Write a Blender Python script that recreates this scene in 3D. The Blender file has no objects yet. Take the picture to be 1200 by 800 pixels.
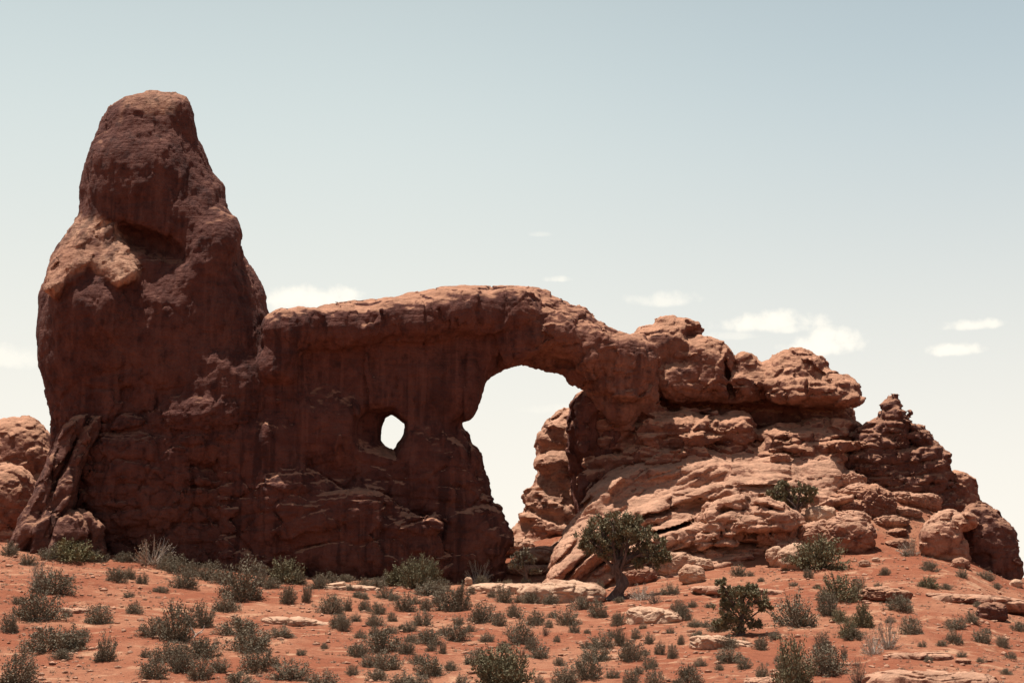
import bpy, math, random
import numpy as np
from mathutils import Vector, Matrix

random.seed(7)
rng = np.random.default_rng(7)
F = 5000.0 / 3.0                      # focal length in photo pixels (50 mm on 36 mm, 1200 wide)
HOR = 730.0                           # horizon row
TH = math.atan((HOR - 400.0) / F)
CT, ST = math.cos(TH), math.sin(TH)
scene = bpy.context.scene
COL = scene.collection

def P(u, v, y):
    """point of the world seen at photo pixel (u, v), y metres ahead"""
    u = np.asarray(u, dtype=np.float64); v = np.asarray(v, dtype=np.float64)
    a = (u - 600.0) / F; b = (400.0 - v) / F
    dy = CT - ST * b; dz = ST + CT * b
    k = y / dy
    return a * k, y + 0 * k, dz * k

def row_tan(v):
    b = (400.0 - np.asarray(v, dtype=np.float64)) / F
    return (ST + CT * b) / (CT - ST * b)

# ------------------------------------------------------------------ noise
_T = rng.random((64, 64, 64)).astype(np.float32) * 2 - 1
def vnoise(x, y, z):
    x = np.asarray(x, dtype=np.float32); y = np.asarray(y, dtype=np.float32); z = np.asarray(z, dtype=np.float32)
    xi = np.floor(x); yi = np.floor(y); zi = np.floor(z)
    fx = x - xi; fy = y - yi; fz = z - zi
    fx = fx * fx * (3 - 2 * fx); fy = fy * fy * (3 - 2 * fy); fz = fz * fz * (3 - 2 * fz)
    xi = xi.astype(np.int32) & 63; yi = yi.astype(np.int32) & 63; zi = zi.astype(np.int32) & 63
    x1 = (xi + 1) & 63; y1 = (yi + 1) & 63; z1 = (zi + 1) & 63
    def L(a, b, t): return a + (b - a) * t
    c0 = L(L(_T[xi, yi, zi], _T[x1, yi, zi], fx), L(_T[xi, y1, zi], _T[x1, y1, zi], fx), fy)
    c1 = L(L(_T[xi, yi, z1], _T[x1, yi, z1], fx), L(_T[xi, y1, z1], _T[x1, y1, z1], fx), fy)
    return L(c0, c1, fz)

def fbm(x, y, z, octv=3, gain=0.5):
    s = 0; a = 1.0; t = 0
    for i in range(octv):
        s = s + a * vnoise(x + 17.3 * i, y - 9.1 * i, z + 5.7 * i); t += a
        x = x * 2.03; y = y * 2.03; z = z * 2.03; a *= gain
    return s / t

_W = rng.random((32, 32, 32, 3)).astype(np.float32)
def worley(x, y, z):
    """F1, F2-F1 of cell noise"""
    x = np.asarray(x, np.float32); y = np.asarray(y, np.float32); z = np.asarray(z, np.float32)
    xi = np.floor(x - 0.5).astype(np.int32); yi = np.floor(y - 0.5).astype(np.int32); zi = np.floor(z - 0.5).astype(np.int32)
    f1 = np.full(x.shape, 9.0, np.float32); f2 = f1.copy()
    for dx in (0, 1):
        for dy in (0, 1):
            for dz in (0, 1):
                a = xi + dx; b = yi + dy; c = zi + dz
                w = _W[a & 31, b & 31, c & 31] * 0.8 + 0.1
                d = (a + w[..., 0] - x) ** 2 + (b + w[..., 1] - y) ** 2 + (c + w[..., 2] - z) ** 2
                nf1 = np.minimum(f1, d)
                f2 = np.minimum(f2, np.maximum(f1, d)); f1 = nf1
    f1 = np.sqrt(f1); f2 = np.sqrt(f2)
    return f1, f2 - f1

def cellv(x, y, z, wob=0.35):
    """one random value per irregular cell: fractured blocks"""
    x = np.asarray(x, np.float32); y = np.asarray(y, np.float32); z = np.asarray(z, np.float32)
    n1 = vnoise(x * 1.7, y * 1.7, z * 1.7); n2 = vnoise(x * 1.9 + 9, y * 1.9, z * 1.9 + 4)
    x = x + wob * n1; y = y + wob * n2; z = z + wob * n1 * n2
    xi = np.floor(x - 0.5).astype(np.int32); yi = np.floor(y - 0.5).astype(np.int32); zi = np.floor(z - 0.5).astype(np.int32)
    best = np.full(x.shape, 9.0, np.float32); val = np.zeros(x.shape, np.float32)
    for dx in (0, 1):
        for dy in (0, 1):
            for dz in (0, 1):
                a = xi + dx; b = yi + dy; c = zi + dz
                w = _W[a & 31, b & 31, c & 31] * 0.8 + 0.1
                d = (a + w[..., 0] - x) ** 2 + (b + w[..., 1] - y) ** 2 + (c + w[..., 2] - z) ** 2
                m = d < best
                best = np.where(m, d, best); val = np.where(m, (w[..., 0] * 7.13 + w[..., 1] * 3.71) % 1.0, val)
    return val * 2 - 1

def sstep(a, b, x):
    t = np.clip((x - a) / (b - a), 0, 1)
    return t * t * (3 - 2 * t)

# ------------------------------------------------------------------ surface nets
def volume(V, Q):
    c = V.mean(0); a, b, d, e = (V[Q[:, i]] - c for i in range(4))
    return (np.cross(a, b) * d).sum() + (np.cross(a, d) * e).sum()

def surface_nets(f, org, h):
    """f[i,j,k] negative inside -> verts (float), quads"""
    nx, ny, nz = f.shape
    ins = f < 0
    cnt = np.zeros((nx - 1, ny - 1, nz - 1), np.int8)
    for a in (0, 1):
        for b in (0, 1):
            for c in (0, 1):
                cnt += ins[a:nx - 1 + a, b:ny - 1 + b, c:nz - 1 + c]
    act = (cnt > 0) & (cnt < 8)
    I, J, K = np.nonzero(act)
    n = len(I)
    idx = np.full(act.shape, -1, np.int32); idx[I, J, K] = np.arange(n)
    corner = [(a, b, c) for a in (0, 1) for b in (0, 1) for c in (0, 1)]
    val = {c: f[I + c[0], J + c[1], K + c[2]] for c in corner}
    acc = np.zeros((n, 3)); num = np.zeros(n)
    for c in corner:
        for ax in range(3):
            if c[ax] == 0:
                d = list(c); d[ax] = 1; d = tuple(d)
                va, vb = val[c], val[d]
                m = (va < 0) != (vb < 0)
                t = np.where(m, va / np.where(m, va - vb, 1), 0)
                for q in range(3):
                    acc[:, q] += np.where(m, c[q] + (t if q == ax else 0), 0)
                num += m
    V = acc / num[:, None] + np.stack([I, J, K], 1)
    V = V * h + np.array(org)
    Q = []
    for ax in range(3):
        sl0 = [slice(None)] * 3; sl1 = [slice(None)] * 3
        sl0[ax] = slice(0, -1); sl1[ax] = slice(1, None)
        A = ins[tuple(sl0)]; B = ins[tuple(sl1)]
        o = [q for q in range(3) if q != ax]
        for flip, m in ((False, A & ~B), (True, ~A & B)):
            c = list(np.nonzero(m))
            ok = np.ones(len(c[0]), bool)
            for q in o: ok &= (c[q] > 0) & (c[q] < f.shape[q] - 1)
            c = [x[ok] for x in c]
            def cell(d1, d2):
                e = list(c); e[o[0]] = e[o[0]] - d1; e[o[1]] = e[o[1]] - d2
                return idx[e[0], e[1], e[2]]
            q4 = np.stack([cell(0, 0), cell(1, 0), cell(1, 1), cell(0, 1)], 1)
            if flip != (ax == 1): q4 = q4[:, ::-1]
            Q.append(q4)
    Q = np.concatenate(Q)
    if volume(V, Q) < 0: Q = Q[:, ::-1]
    return V, Q

def vnormals(V, Q):
    a = V[Q[:, 2]] - V[Q[:, 0]]; b = V[Q[:, 3]] - V[Q[:, 1]]
    n = np.cross(a, b)
    N = np.zeros_like(V)
    for k in range(4):
        for q in range(3):
            N[:, q] += np.bincount(Q[:, k], n[:, q], len(V))
    return N / np.maximum(np.linalg.norm(N, axis=1), 1e-9)[:, None]

def mesh_np(name, V, Q, mat, parent=None, smooth=True, link=True):
    me = bpy.data.meshes.new(name)
    k = Q.shape[1]
    me.vertices.add(len(V)); me.loops.add(Q.size); me.polygons.add(len(Q))
    me.vertices.foreach_set("co", np.ascontiguousarray(V, dtype=np.float32).ravel())
    me.loops.foreach_set("vertex_index", np.ascontiguousarray(Q, dtype=np.int32).ravel())
    me.polygons.foreach_set("loop_start", np.arange(0, Q.size, k, dtype=np.int32))
    me.polygons.foreach_set("loop_total", np.full(len(Q), k, np.int32))
    me.update(calc_edges=True)
    if smooth: me.polygons.foreach_set("use_smooth", np.ones(len(Q), bool))
    mats = mat if isinstance(mat, (list, tuple)) else [mat]
    for m in mats: me.materials.append(m)
    o = bpy.data.objects.new(name, me)
    if link: COL.objects.link(o)
    if parent: o.parent = parent
    return o

def tag(o, label=None, cat=None, group=None, kind=None):
    if label: o["label"] = label
    if cat: o["category"] = cat
    if group: o["group"] = group
    if kind: o["kind"] = kind
    return o

def empty(name, loc=(0, 0, 0)):
    o = bpy.data.objects.new(name, None); COL.objects.link(o); o.location = loc
    o.empty_display_size = 0.5
    return o

def part(name, V, Q, mat, root, smooth=True):
    """part in world coordinates under a root standing at its own location"""
    return mesh_np(name, V - np.array(root.location), Q, mat, root, smooth)

# ------------------------------------------------------------------ 2D outline distance
def poly_sd(U, V, poly):
    """signed distance, positive inside"""
    p = np.array(poly, np.float32); n = len(p)
    d = np.full(U.shape, 1e9, np.float32); ins = np.zeros(U.shape, bool)
    for i in range(n):
        ax, ay = p[i]; bx, by = p[(i + 1) % n]
        ex, ey = bx - ax, by - ay
        t = np.clip(((U - ax) * ex + (V - ay) * ey) / (ex * ex + ey * ey + 1e-9), 0, 1)
        d = np.minimum(d, (U - ax - t * ex) ** 2 + (V - ay - t * ey) ** 2)
        if ay != by:
            c = ((ay > V) != (by > V)) & (U < (bx - ax) * (V - ay) / (by - ay) + ax)
            ins ^= c
    d = np.sqrt(d)
    return np.where(ins, d, -d)

def smin(a, b, k):
    h = np.clip(0.5 + 0.5 * (b - a) / k, 0, 1)
    return b + (a - b) * h - k * h * (1 - h)

class Field:
    """solid on a (u, v, w) grid: photo pixels sideways and down, w = depth in the same unit"""
    def __init__(s, u0, u1, v0, v1, w0, w1, D0, h=2.0):
        s.D0 = D0; s.h = h; s.s = D0 / F
        s.org = (u0, v0, w0)
        u = np.arange(u0, u1 + h, h, dtype=np.float32); v = np.arange(v0, v1 + h, h, dtype=np.float32)
        w = np.arange(w0, w1 + h, h, dtype=np.float32)
        s.u = u[:, None, None]; s.v = v[None, :, None]; s.w = w[None, None, :]
        s.U2, s.V2 = np.meshgrid(u, v, indexing='ij')
        s.f = np.full((len(u), len(v), len(w)), 60.0, np.float32)
    def slab(s, outline, R, T, w0=0.0, p=2.2, k=3.0, back=None):
        """outline -> rounded solid. T (half thickness) and w0 may be arrays over (u, v)"""
        d = poly_sd(s.U2, s.V2, outline)
        q = (R - np.minimum(d, R)) / R
        T = np.broadcast_to(np.asarray(T, np.float32), q.shape)
        w0 = np.broadcast_to(np.asarray(w0, np.float32), q.shape)
        dw = s.w - w0[:, :, None]
        g = (q[:, :, None] ** p + (np.abs(dw) / T[:, :, None]) ** p) ** (1 / p) - 1
        g = g * np.minimum(R, T)[:, :, None]
        s.f = smin(s.f, g.astype(np.float32), k) if k else np.minimum(s.f, g)
    def ell(s, cu, cv, ru, rv, cw, rw, rot=0.0, p=2.3, k=4.0, sub=False):
        """superellipsoid; rot in degrees, positive rises to the right"""
        a = math.radians(rot); ca, sa = math.cos(a), math.sin(a)
        m = max(ru, rv) * 1.3 + 14
        i0, i1 = np.searchsorted(s.u.ravel(), (cu - m, cu + m)); j0, j1 = np.searchsorted(s.v.ravel(), (cv - m, cv + m))
        k0, k1 = np.searchsorted(s.w.ravel(), (cw - rw * 1.3 - 14, cw + rw * 1.3 + 14))
        if i1 <= i0 or j1 <= j0 or k1 <= k0: return
        u = s.u[i0:i1] - cu; v = s.v[:, j0:j1] - cv; w = s.w[:, :, k0:k1] - cw
        x = u * ca - v * sa; y = u * sa + v * ca
        r = ((np.abs(x) / ru) ** p + (np.abs(y) / rv) ** p + (np.abs(w) / rw) ** p) ** (1 / p)
        g = ((r - 1) * min(ru, rv, rw)).astype(np.float32)
        sl = (slice(i0, i1), slice(j0, j1), slice(k0, k1))
        if sub: s.f[sl] = -smin(-s.f[sl], g, k)
        else: s.f[sl] = smin(s.f[sl], g, k)
    def warp(s, fn, band=22.0):
        """add fn(u, v, w) to the field near its surface"""
        m = np.abs(s.f) < band
        I, J, K = np.nonzero(m)
        u = s.u.ravel()[I]; v = s.v.ravel()[J]; w = s.w.ravel()[K]
        s.f[I, J, K] += fn(u, v, w).astype(np.float32)
    def mesh(s, disp=None, disp2=None):
        f = s.f
        f[0] = np.maximum(f[0], 1); f[-1] = np.maximum(f[-1], 1); f[:, 0] = np.maximum(f[:, 0], 1); f[:, -1] = np.maximum(f[:, -1], 1)
        f[:, :, 0] = np.maximum(f[:, :, 0], 1); f[:, :, -1] = np.maximum(f[:, :, -1], 1)
        V, Q = surface_nets(f, s.org, s.h)
        # keep the largest pieces only: drop tiny crumbs by displacement later
        if disp is not None:
            N = vnormals(V, Q)
            V = V + N * disp(V[:, 0], V[:, 1], V[:, 2], N)[:, None]
        x, y, z = P(V[:, 0], V[:, 1], s.D0 + s.s * V[:, 2])
        W = np.stack([x, y, z], 1)
        if volume(W, Q) < 0: Q = Q[:, ::-1]
        return W, Q
# ------------------------------------------------------------------ materials
class NT:
    def __init__(s, name):
        s.m = bpy.data.materials.new(name); s.m.use_nodes = True
        s.t = s.m.node_tree; s.t.nodes.clear()
        s.out = s.n('ShaderNodeOutputMaterial'); s.b = s.n('ShaderNodeBsdfPrincipled')
        s.t.links.new(s.b.outputs[0], s.out.inputs[0])
    def n(s, typ, **kw):
        x = s.t.nodes.new(typ)
        for k, v in kw.items(): setattr(x, k, v)
        return x
    def l(s, a, b): s.t.links.new(a, b)
    def coord(s, scale=(1, 1, 1), rot=(0, 0, 0), src='Object'):
        if not hasattr(s, 'tc'):
            s.tc = s.n('ShaderNodeTexCoord'); s.geo = s.n('ShaderNodeNewGeometry')
        mp = s.n('ShaderNodeMapping'); mp.inputs['Scale'].default_value = scale; mp.inputs['Rotation'].default_value = rot
        s.l(s.geo.outputs['Position'] if src == 'World' else s.tc.outputs['Object'], mp.inputs[0]); return mp.outputs[0]
    def noise(s, vec, scale, detail=4, rough=0.55, dist=0.0):
        x = s.n('ShaderNodeTexNoise'); x.inputs['Scale'].default_value = scale; x.inputs['Detail'].default_value = detail
        x.inputs['Roughness'].default_value = rough; x.inputs['Distortion'].default_value = dist
        s.l(vec, x.inputs['Vector']); return x.outputs['Fac']
    def ramp(s, fac, stops):
        x = s.n('ShaderNodeValToRGB'); e = x.color_ramp.elements
        while len(e) > 1: e.remove(e[-1])
        e[0].position = stops[0][0]; e[0].color = (*stops[0][1], 1) if len(stops[0][1]) == 3 else stops[0][1]
        for p, c in stops[1:]:
            k = e.new(p); k.color = (*c, 1)
        s.l(fac, x.inputs[0]); return x.outputs[0]
    def val(s, fac, a, b, lo=0.0, hi=1.0):
        x = s.n('ShaderNodeMapRange'); x.interpolation_type = 'SMOOTHSTEP'
        for i, q in enumerate((a, b, lo, hi)): x.inputs[1 + i].default_value = q
        s.l(fac, x.inputs[0]); return x.outputs[0]
    def math(s, op, a, b):
        x = s.n('ShaderNodeMath', operation=op)
        for i, q in enumerate((a, b)):
            if isinstance(q, (int, float)): x.inputs[i].default_value = q
            else: s.l(q, x.inputs[i])
        return x.outputs[0]
    def mix(s, fac, a, b, mode='MIX'):
        x = s.n('ShaderNodeMix', data_type='RGBA', blend_type=mode)
        for sock, q in ((x.inputs[0], fac), (x.inputs[6], a), (x.inputs[7], b)):
            if isinstance(q, (int, float)): sock.default_value = q
            elif isinstance(q, tuple): sock.default_value = (*q, 1)
            else: s.l(q, sock)
        return x.outputs[2]
    def bump(s, h, strength, dist):
        x = s.n('ShaderNodeBump'); x.inputs['Strength'].default_value = strength; x.inputs['Distance'].default_value = dist
        s.l(h, x.inputs['Height'])
        if s.b.inputs['Normal'].links: s.l(s.b.inputs['Normal'].links[0].from_socket, x.inputs['Normal'])
        s.l(x.outputs[0], s.b.inputs['Normal'])

def mat_rock(name, base, pale, dark, varnish=0.0, band=0.4, mott=0.5, bump=1.0, top=None, tz=0.42, sunny=None):
    t = NT(name)
    o = t.coord(src='World')
    big = t.noise(o, 0.16, 3)
    c = t.mix(t.val(big, 0.35, 0.65), base, tuple(0.55 * a + 0.45 * b for a, b in zip(base, pale)))
    if sunny:     # paler stretches: sunlight painted into the stone colour
        at = t.n('ShaderNodeAttribute', attribute_name='sunny')
        c = t.mix(at.outputs['Fac'], c, t.mix(t.val(big, 0.35, 0.65), *sunny))
    # beds of slightly different stone, nearly level
    bd = t.noise(t.coord((0.05, 0.05, 1.0), (0.03, -0.05, 0), 'World'), 1.1, 5, 0.6, 0.4)
    c = t.mix(t.math('MULTIPLY', t.val(bd, 0.42, 0.62), band), c, pale)
    # dusty tops and scuffs
    m2 = t.noise(o, 0.9, 5, 0.65)
    c = t.mix(t.math('MULTIPLY', t.val(m2, 0.5, 0.72), mott), c, pale)
    c = t.mix(t.math('MULTIPLY', t.val(m2, 0.5, 0.3), mott), c, dark)
    if varnish:
        vs = t.noise(t.coord((1.0, 1.0, 0.07), (0, 0, 0), 'World'), 0.85, 4, 0.6, 0.3)
        vm = t.noise(o, 0.09, 2)
        c = t.mix(t.math('MULTIPLY', t.math('MULTIPLY', t.val(vs, 0.48, 0.6), t.val(vm, 0.4, 0.6)), varnish), c, (0.05, 0.022, 0.02))
        vs2 = t.noise(t.coord((1.0, 1.0, 0.05), (0, 0, 0.4), 'World'), 1.7, 3, 0.5, 0.2)
        c = t.mix(t.math('MULTIPLY', t.val(vs2, 0.52, 0.66), varnish * 0.75), c, pale)
    if top:      # up-facing stone lighter, steep faces darker: sun and shade put into the colour
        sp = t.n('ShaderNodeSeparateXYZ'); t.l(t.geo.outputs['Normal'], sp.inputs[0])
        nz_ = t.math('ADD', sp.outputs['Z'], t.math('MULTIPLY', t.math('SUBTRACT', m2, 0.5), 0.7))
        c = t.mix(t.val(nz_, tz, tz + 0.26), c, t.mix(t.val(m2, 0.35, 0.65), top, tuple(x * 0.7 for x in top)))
    g = t.noise(o, 6.0, 5, 0.7)
    c = t.mix(0.55, c, t.ramp(g, [(0.25, (0.42, 0.42, 0.42)), (0.5, (0.5, 0.5, 0.5)), (0.78, (0.62, 0.6, 0.58))]), 'OVERLAY')
    t.l(c, t.b.inputs['Base Color'])
    t.b.inputs['Roughness'].default_value = 0.95; t.b.inputs['Specular IOR Level'].default_value = 0.15
    t.bump(t.noise(o, 1.3, 7, 0.62, 0.2), 0.55 * bump, 0.5)
    t.bump(t.noise(t.coord((0.25, 0.25, 2.2), (0.02, -0.04, 0), 'World'), 1.4, 5, 0.6, 0.5), 0.35 * bump, 0.3)
    t.bump(t.noise(o, 8, 5, 0.65), 0.4 * bump, 0.07)
    return t.m

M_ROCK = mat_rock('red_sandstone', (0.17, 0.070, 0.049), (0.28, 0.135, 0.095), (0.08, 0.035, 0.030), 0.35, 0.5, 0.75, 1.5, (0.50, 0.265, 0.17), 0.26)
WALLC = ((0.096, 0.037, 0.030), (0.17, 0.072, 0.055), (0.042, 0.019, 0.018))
M_WALL = mat_rock('shaded_varnished_sandstone', *WALLC, 0.8, 0.3, 0.7, 1.6, (0.46, 0.235, 0.15), 0.5, sunny=((0.17, 0.070, 0.049), (0.28, 0.135, 0.095)))  # base darkened to carry the wall's shade; only its streaks are varnish
M_TOWER = mat_rock('tower_sandstone', (0.094, 0.037, 0.030), (0.16, 0.070, 0.054), (0.042, 0.019, 0.018), 0.65, 0.12, 0.8, 1.6, (0.33, 0.16, 0.105), 0.6, sunny=((0.36, 0.18, 0.118), (0.52, 0.30, 0.20)))  # dark base holds the shade, paler pair the painted sunlight
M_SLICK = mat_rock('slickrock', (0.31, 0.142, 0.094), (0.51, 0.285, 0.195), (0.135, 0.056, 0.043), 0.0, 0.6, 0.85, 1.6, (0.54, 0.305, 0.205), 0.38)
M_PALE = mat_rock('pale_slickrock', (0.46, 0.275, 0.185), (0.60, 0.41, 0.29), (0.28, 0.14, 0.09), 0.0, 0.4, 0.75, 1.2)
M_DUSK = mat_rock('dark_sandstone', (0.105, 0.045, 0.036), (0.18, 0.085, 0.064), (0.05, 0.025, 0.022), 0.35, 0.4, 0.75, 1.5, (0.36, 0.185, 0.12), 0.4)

def mat_soil():
    t = NT('red_sand')
    o = t.coord(src='World')
    c = t.mix(t.val(t.noise(o, 0.11, 4, 0.6), 0.42, 0.62), (0.255, 0.088, 0.049), (0.33, 0.145, 0.086))
    c = t.mix(t.math('MULTIPLY', t.val(t.noise(t.coord((1, 1.7, 1), (0, 0, 0.3), 'World'), 0.5, 5, 0.65, 0.6), 0.52, 0.7), 0.75), c, (0.50, 0.30, 0.19))
    c = t.mix(t.math('MULTIPLY', t.val(t.noise(o, 1.8, 5, 0.7), 0.5, 0.68), 0.7), c, (0.17, 0.060, 0.038))
    g = t.noise(o, 9.0, 4, 0.75)
    c = t.mix(0.8, c, t.ramp(g, [(0.25, (0.34, 0.34, 0.34)), (0.5, (0.5, 0.5, 0.5)), (0.75, (0.68, 0.66, 0.62))]), 'OVERLAY')
    t.l(c, t.b.inputs['Base Color'])
    t.b.inputs['Roughness'].default_value = 0.97; t.b.inputs['Specular IOR Level'].default_value = 0.1
    t.bump(t.noise(o, 2.2, 7, 0.65), 0.6, 0.3)
    t.bump(t.noise(o, 9, 5, 0.7), 0.7, 0.1)
    return t.m
M_SOIL = mat_soil()

def mat_leaf(name, a, b, rough=0.75):
    t = NT(name)
    oi = t.n('ShaderNodeObjectInfo')
    o = t.coord(src='World')
    c = t.mix(oi.outputs['Random'], a, b)
    n = t.noise(o, 5.0, 3, 0.6)
    c = t.mix(t.val(n, 0.3, 0.7), c, tuple(min(1, x * 1.5) for x in a))
    n2 = t.noise(o, 23.0, 2, 0.6)
    c = t.mix(t.math('MULTIPLY', t.val(n2, 0.45, 0.7), 0.6), c, tuple(x * 0.45 for x in b))
    t.l(c, t.b.inputs['Base Color'])
    t.b.inputs['Roughness'].default_value = rough; t.b.inputs['Specular IOR Level'].default_value = 0.2
    return t.m
M_SAGE = mat_leaf('sage_leaves', (0.140, 0.118, 0.082), (0.215, 0.175, 0.124))
M_GREEN = mat_leaf('juniper_leaves', (0.145, 0.128, 0.074), (0.170, 0.145, 0.088))
M_YELL = mat_leaf('yellow_green_leaves', (0.18, 0.165, 0.09), (0.21, 0.185, 0.10))
M_DRY = mat_leaf('dry_twigs', (0.22, 0.17, 0.125), (0.27, 0.21, 0.15))
def mat_bark(name, c1, c2):
    t = NT(name)
    c = t.mix(t.val(t.noise(t.coord((3, 3, 0.5), (0, 0, 0), 'World'), 3.0, 4), 0.35, 0.65), c1, c2)
    t.l(c, t.b.inputs['Base Color']); t.b.inputs['Roughness'].default_value = 0.9
    t.bump(t.noise(t.coord((5, 5, 0.6), (0, 0, 0), 'World'), 4, 4), 0.6, 0.04)
    return t.m
M_BARK = mat_bark('juniper_bark', (0.075, 0.045, 0.035), (0.15, 0.10, 0.08))
M_DEAD = mat_bark('bleached_wood', (0.42, 0.36, 0.30), (0.6, 0.5, 0.42))
# ------------------------------------------------------------------ sun, sky, camera
SUNV = Vector((-0.21, 0.06, 0.97)).normalized()        # towards the sun
sun = bpy.data.lights.new('sun', 'SUN'); sun.energy = 5.0; sun.angle = math.radians(0.55); sun.color = (1.0, 0.92, 0.82)
so = bpy.data.objects.new('sun', sun); COL.objects.link(so); so.rotation_euler = SUNV.to_track_quat('Z', 'Y').to_euler()
w = bpy.data.worlds.new("World"); scene.world = w; w.use_nodes = True
nt = w.node_tree; nt.nodes.clear()
wo = nt.nodes.new('ShaderNodeOutputWorld'); bg = nt.nodes.new('ShaderNodeBackground')
sky = nt.nodes.new('ShaderNodeTexSky'); sky.sky_type = 'NISHITA'; sky.sun_disc = False
sky.sun_elevation = math.asin(SUNV.z); sky.sun_rotation = math.atan2(SUNV.x, SUNV.y)
sky.altitude = 1500; sky.air_density = 1.0; sky.dust_density = 2.5; sky.ozone_density = 1.0
def wn(t, **k):
    x = nt.nodes.new(t)
    for a, b in k.items(): setattr(x, a, b)
    return x
def wmath(op, a, b=0.0, clamp=False):
    x = wn('ShaderNodeMath', operation=op); x.use_clamp = clamp
    for i, q in enumerate((a, b)):
        if isinstance(q, (int, float)): x.inputs[i].default_value = q
        else: nt.links.new(q, x.inputs[i])
    return x.outputs[0]
def wmix(f, a, b, mode='MIX'):
    x = wn('ShaderNodeMix', data_type='RGBA', blend_type=mode)
    for sock, q in ((x.inputs[0], f), (x.inputs[6], a), (x.inputs[7], b)):
        if isinstance(q, (int, float)): sock.default_value = q
        elif isinstance(q, tuple): sock.default_value = (*q, 1)
        else: nt.links.new(q, sock)
    return x.outputs[2]
tc = wn('ShaderNodeTexCoord')
hs = wn('ShaderNodeHueSaturation'); hs.inputs['Saturation'].default_value = 0.42; nt.links.new(sky.outputs[0], hs.inputs['Color'])
# a warm dusty veil thickening towards the horizon
sep = wn('ShaderNodeSeparateXYZ'); nt.links.new(tc.outputs['Generated'], sep.inputs[0])
# brightest low over the horizon on the sunward side, clearing towards the zenith, dimmed behind the viewer to cut fill on the walls
def wrange(x, *q):
    m = wn('ShaderNodeMapRange'); m.interpolation_type = 'SMOOTHSTEP'; nt.links.new(x, m.inputs[0])
    for i, k in enumerate(q): m.inputs[1 + i].default_value = k
    return m.outputs[0]
veilcol = wmix(wrange(sep.outputs['Z'], 0.0, 0.44, 0.0, 1.0), (14.9, 14.0, 12.4), (9.2, 10.6, 10.7))
veil = wmath('MULTIPLY', wrange(sep.outputs['Z'], 0.30, 0.75, 0.96, 0.05), wrange(sep.outputs['Y'], -0.3, 0.75, 0.15, 1.0))
veilcol = wmix(wrange(sep.outputs['X'], -0.15, 0.4, 0.0, 0.75), veilcol, wmix(wrange(sep.outputs['Z'], 0.02, 0.42, 0.0, 1.0), (14.5, 13.8, 12.4), (6.6, 8.2, 9.1)))
col = wmix(veil, hs.outputs['Color'], veilcol)
# small fair-weather clouds low over the horizon: (photo u, v, half width, half height, strength)
CL = [(362, 352, 66, 18, .95), (352, 362, 40, 12, .6), (15, 422, 42, 15, .55), (655, 328, 18, 5, .7), (778, 353, 40, 11, .6), (632, 275, 14, 4, .25),
      (905, 380, 56, 15, .95), (966, 405, 50, 20, 1.0), (948, 412, 36, 13, .8), (925, 386, 30, 10, .8), (1140, 382, 34, 8, .85), (1118, 412, 32, 9, .9), (650, 480, 40, 8, .3), (855, 395, 36, 6, .35)]
nz = wn('ShaderNodeTexNoise'); nz.inputs['Scale'].default_value = 60; nz.inputs['Detail'].default_value = 6; nz.inputs['Roughness'].default_value = 0.6
nt.links.new(tc.outputs['Generated'], nz.inputs['Vector'])
total = None
for (u, v, ru, rv, st) in CL:
    x, y, z = P(u, v, 1.0); d = Vector((x, y, z)).normalized()
    az = math.atan2(d.x, d.y); el = math.asin(d.z)
    at = wmath('ARCTAN2', sep.outputs['X'], sep.outputs['Y'])
    dx = wmath('MULTIPLY', wmath('SUBTRACT', at, az), F / ru)
    dz = wmath('SUBTRACT', sep.outputs['Z'], math.sin(el))
    up = wmath('MULTIPLY', dz, F / rv); dn = wmath('MULTIPLY', dz, F / rv * 1.9)
    zz = wmath('MAXIMUM', up, wmath('MULTIPLY', dn, -1.0))
    r = wmath('ADD', wmath('MULTIPLY', dx, dx), wmath('MULTIPLY', zz, zz))
    r = wmath('ADD', r, wmath('MULTIPLY', wmath('SUBTRACT', nz.outputs['Fac'], 0.5), 4.2))
    mr = wn('ShaderNodeMapRange'); mr.interpolation_type = 'SMOOTHSTEP'; nt.links.new(r, mr.inputs[0])
    for i, q in enumerate((1.5, -0.3, 0.0, st)): mr.inputs[1 + i].default_value = q
    total = mr.outputs[0] if total is None else wmath('MAXIMUM', total, mr.outputs[0])
col = wmix(total, col, (15.6, 14.9, 13.2))
nt.links.new(col, bg.inputs['Color']); bg.inputs['Strength'].default_value = 0.05
nt.links.new(bg.outputs[0], wo.inputs[0])
cam = bpy.data.cameras.new('camera'); cam.lens = 50; cam.sensor_width = 36; cam.clip_end = 20000; cam.clip_start = 0.5
co = bpy.data.objects.new('camera', cam); COL.objects.link(co); co.rotation_euler = (math.pi / 2 + TH, 0, 0); scene.camera = co
vs = scene.view_settings; vs.view_transform = 'Standard'; vs.look = 'None'; vs.exposure = 0.5; vs.gamma = 1.0
scene.cycles.max_bounces = 5; scene.cycles.diffuse_bounces = 3
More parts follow.
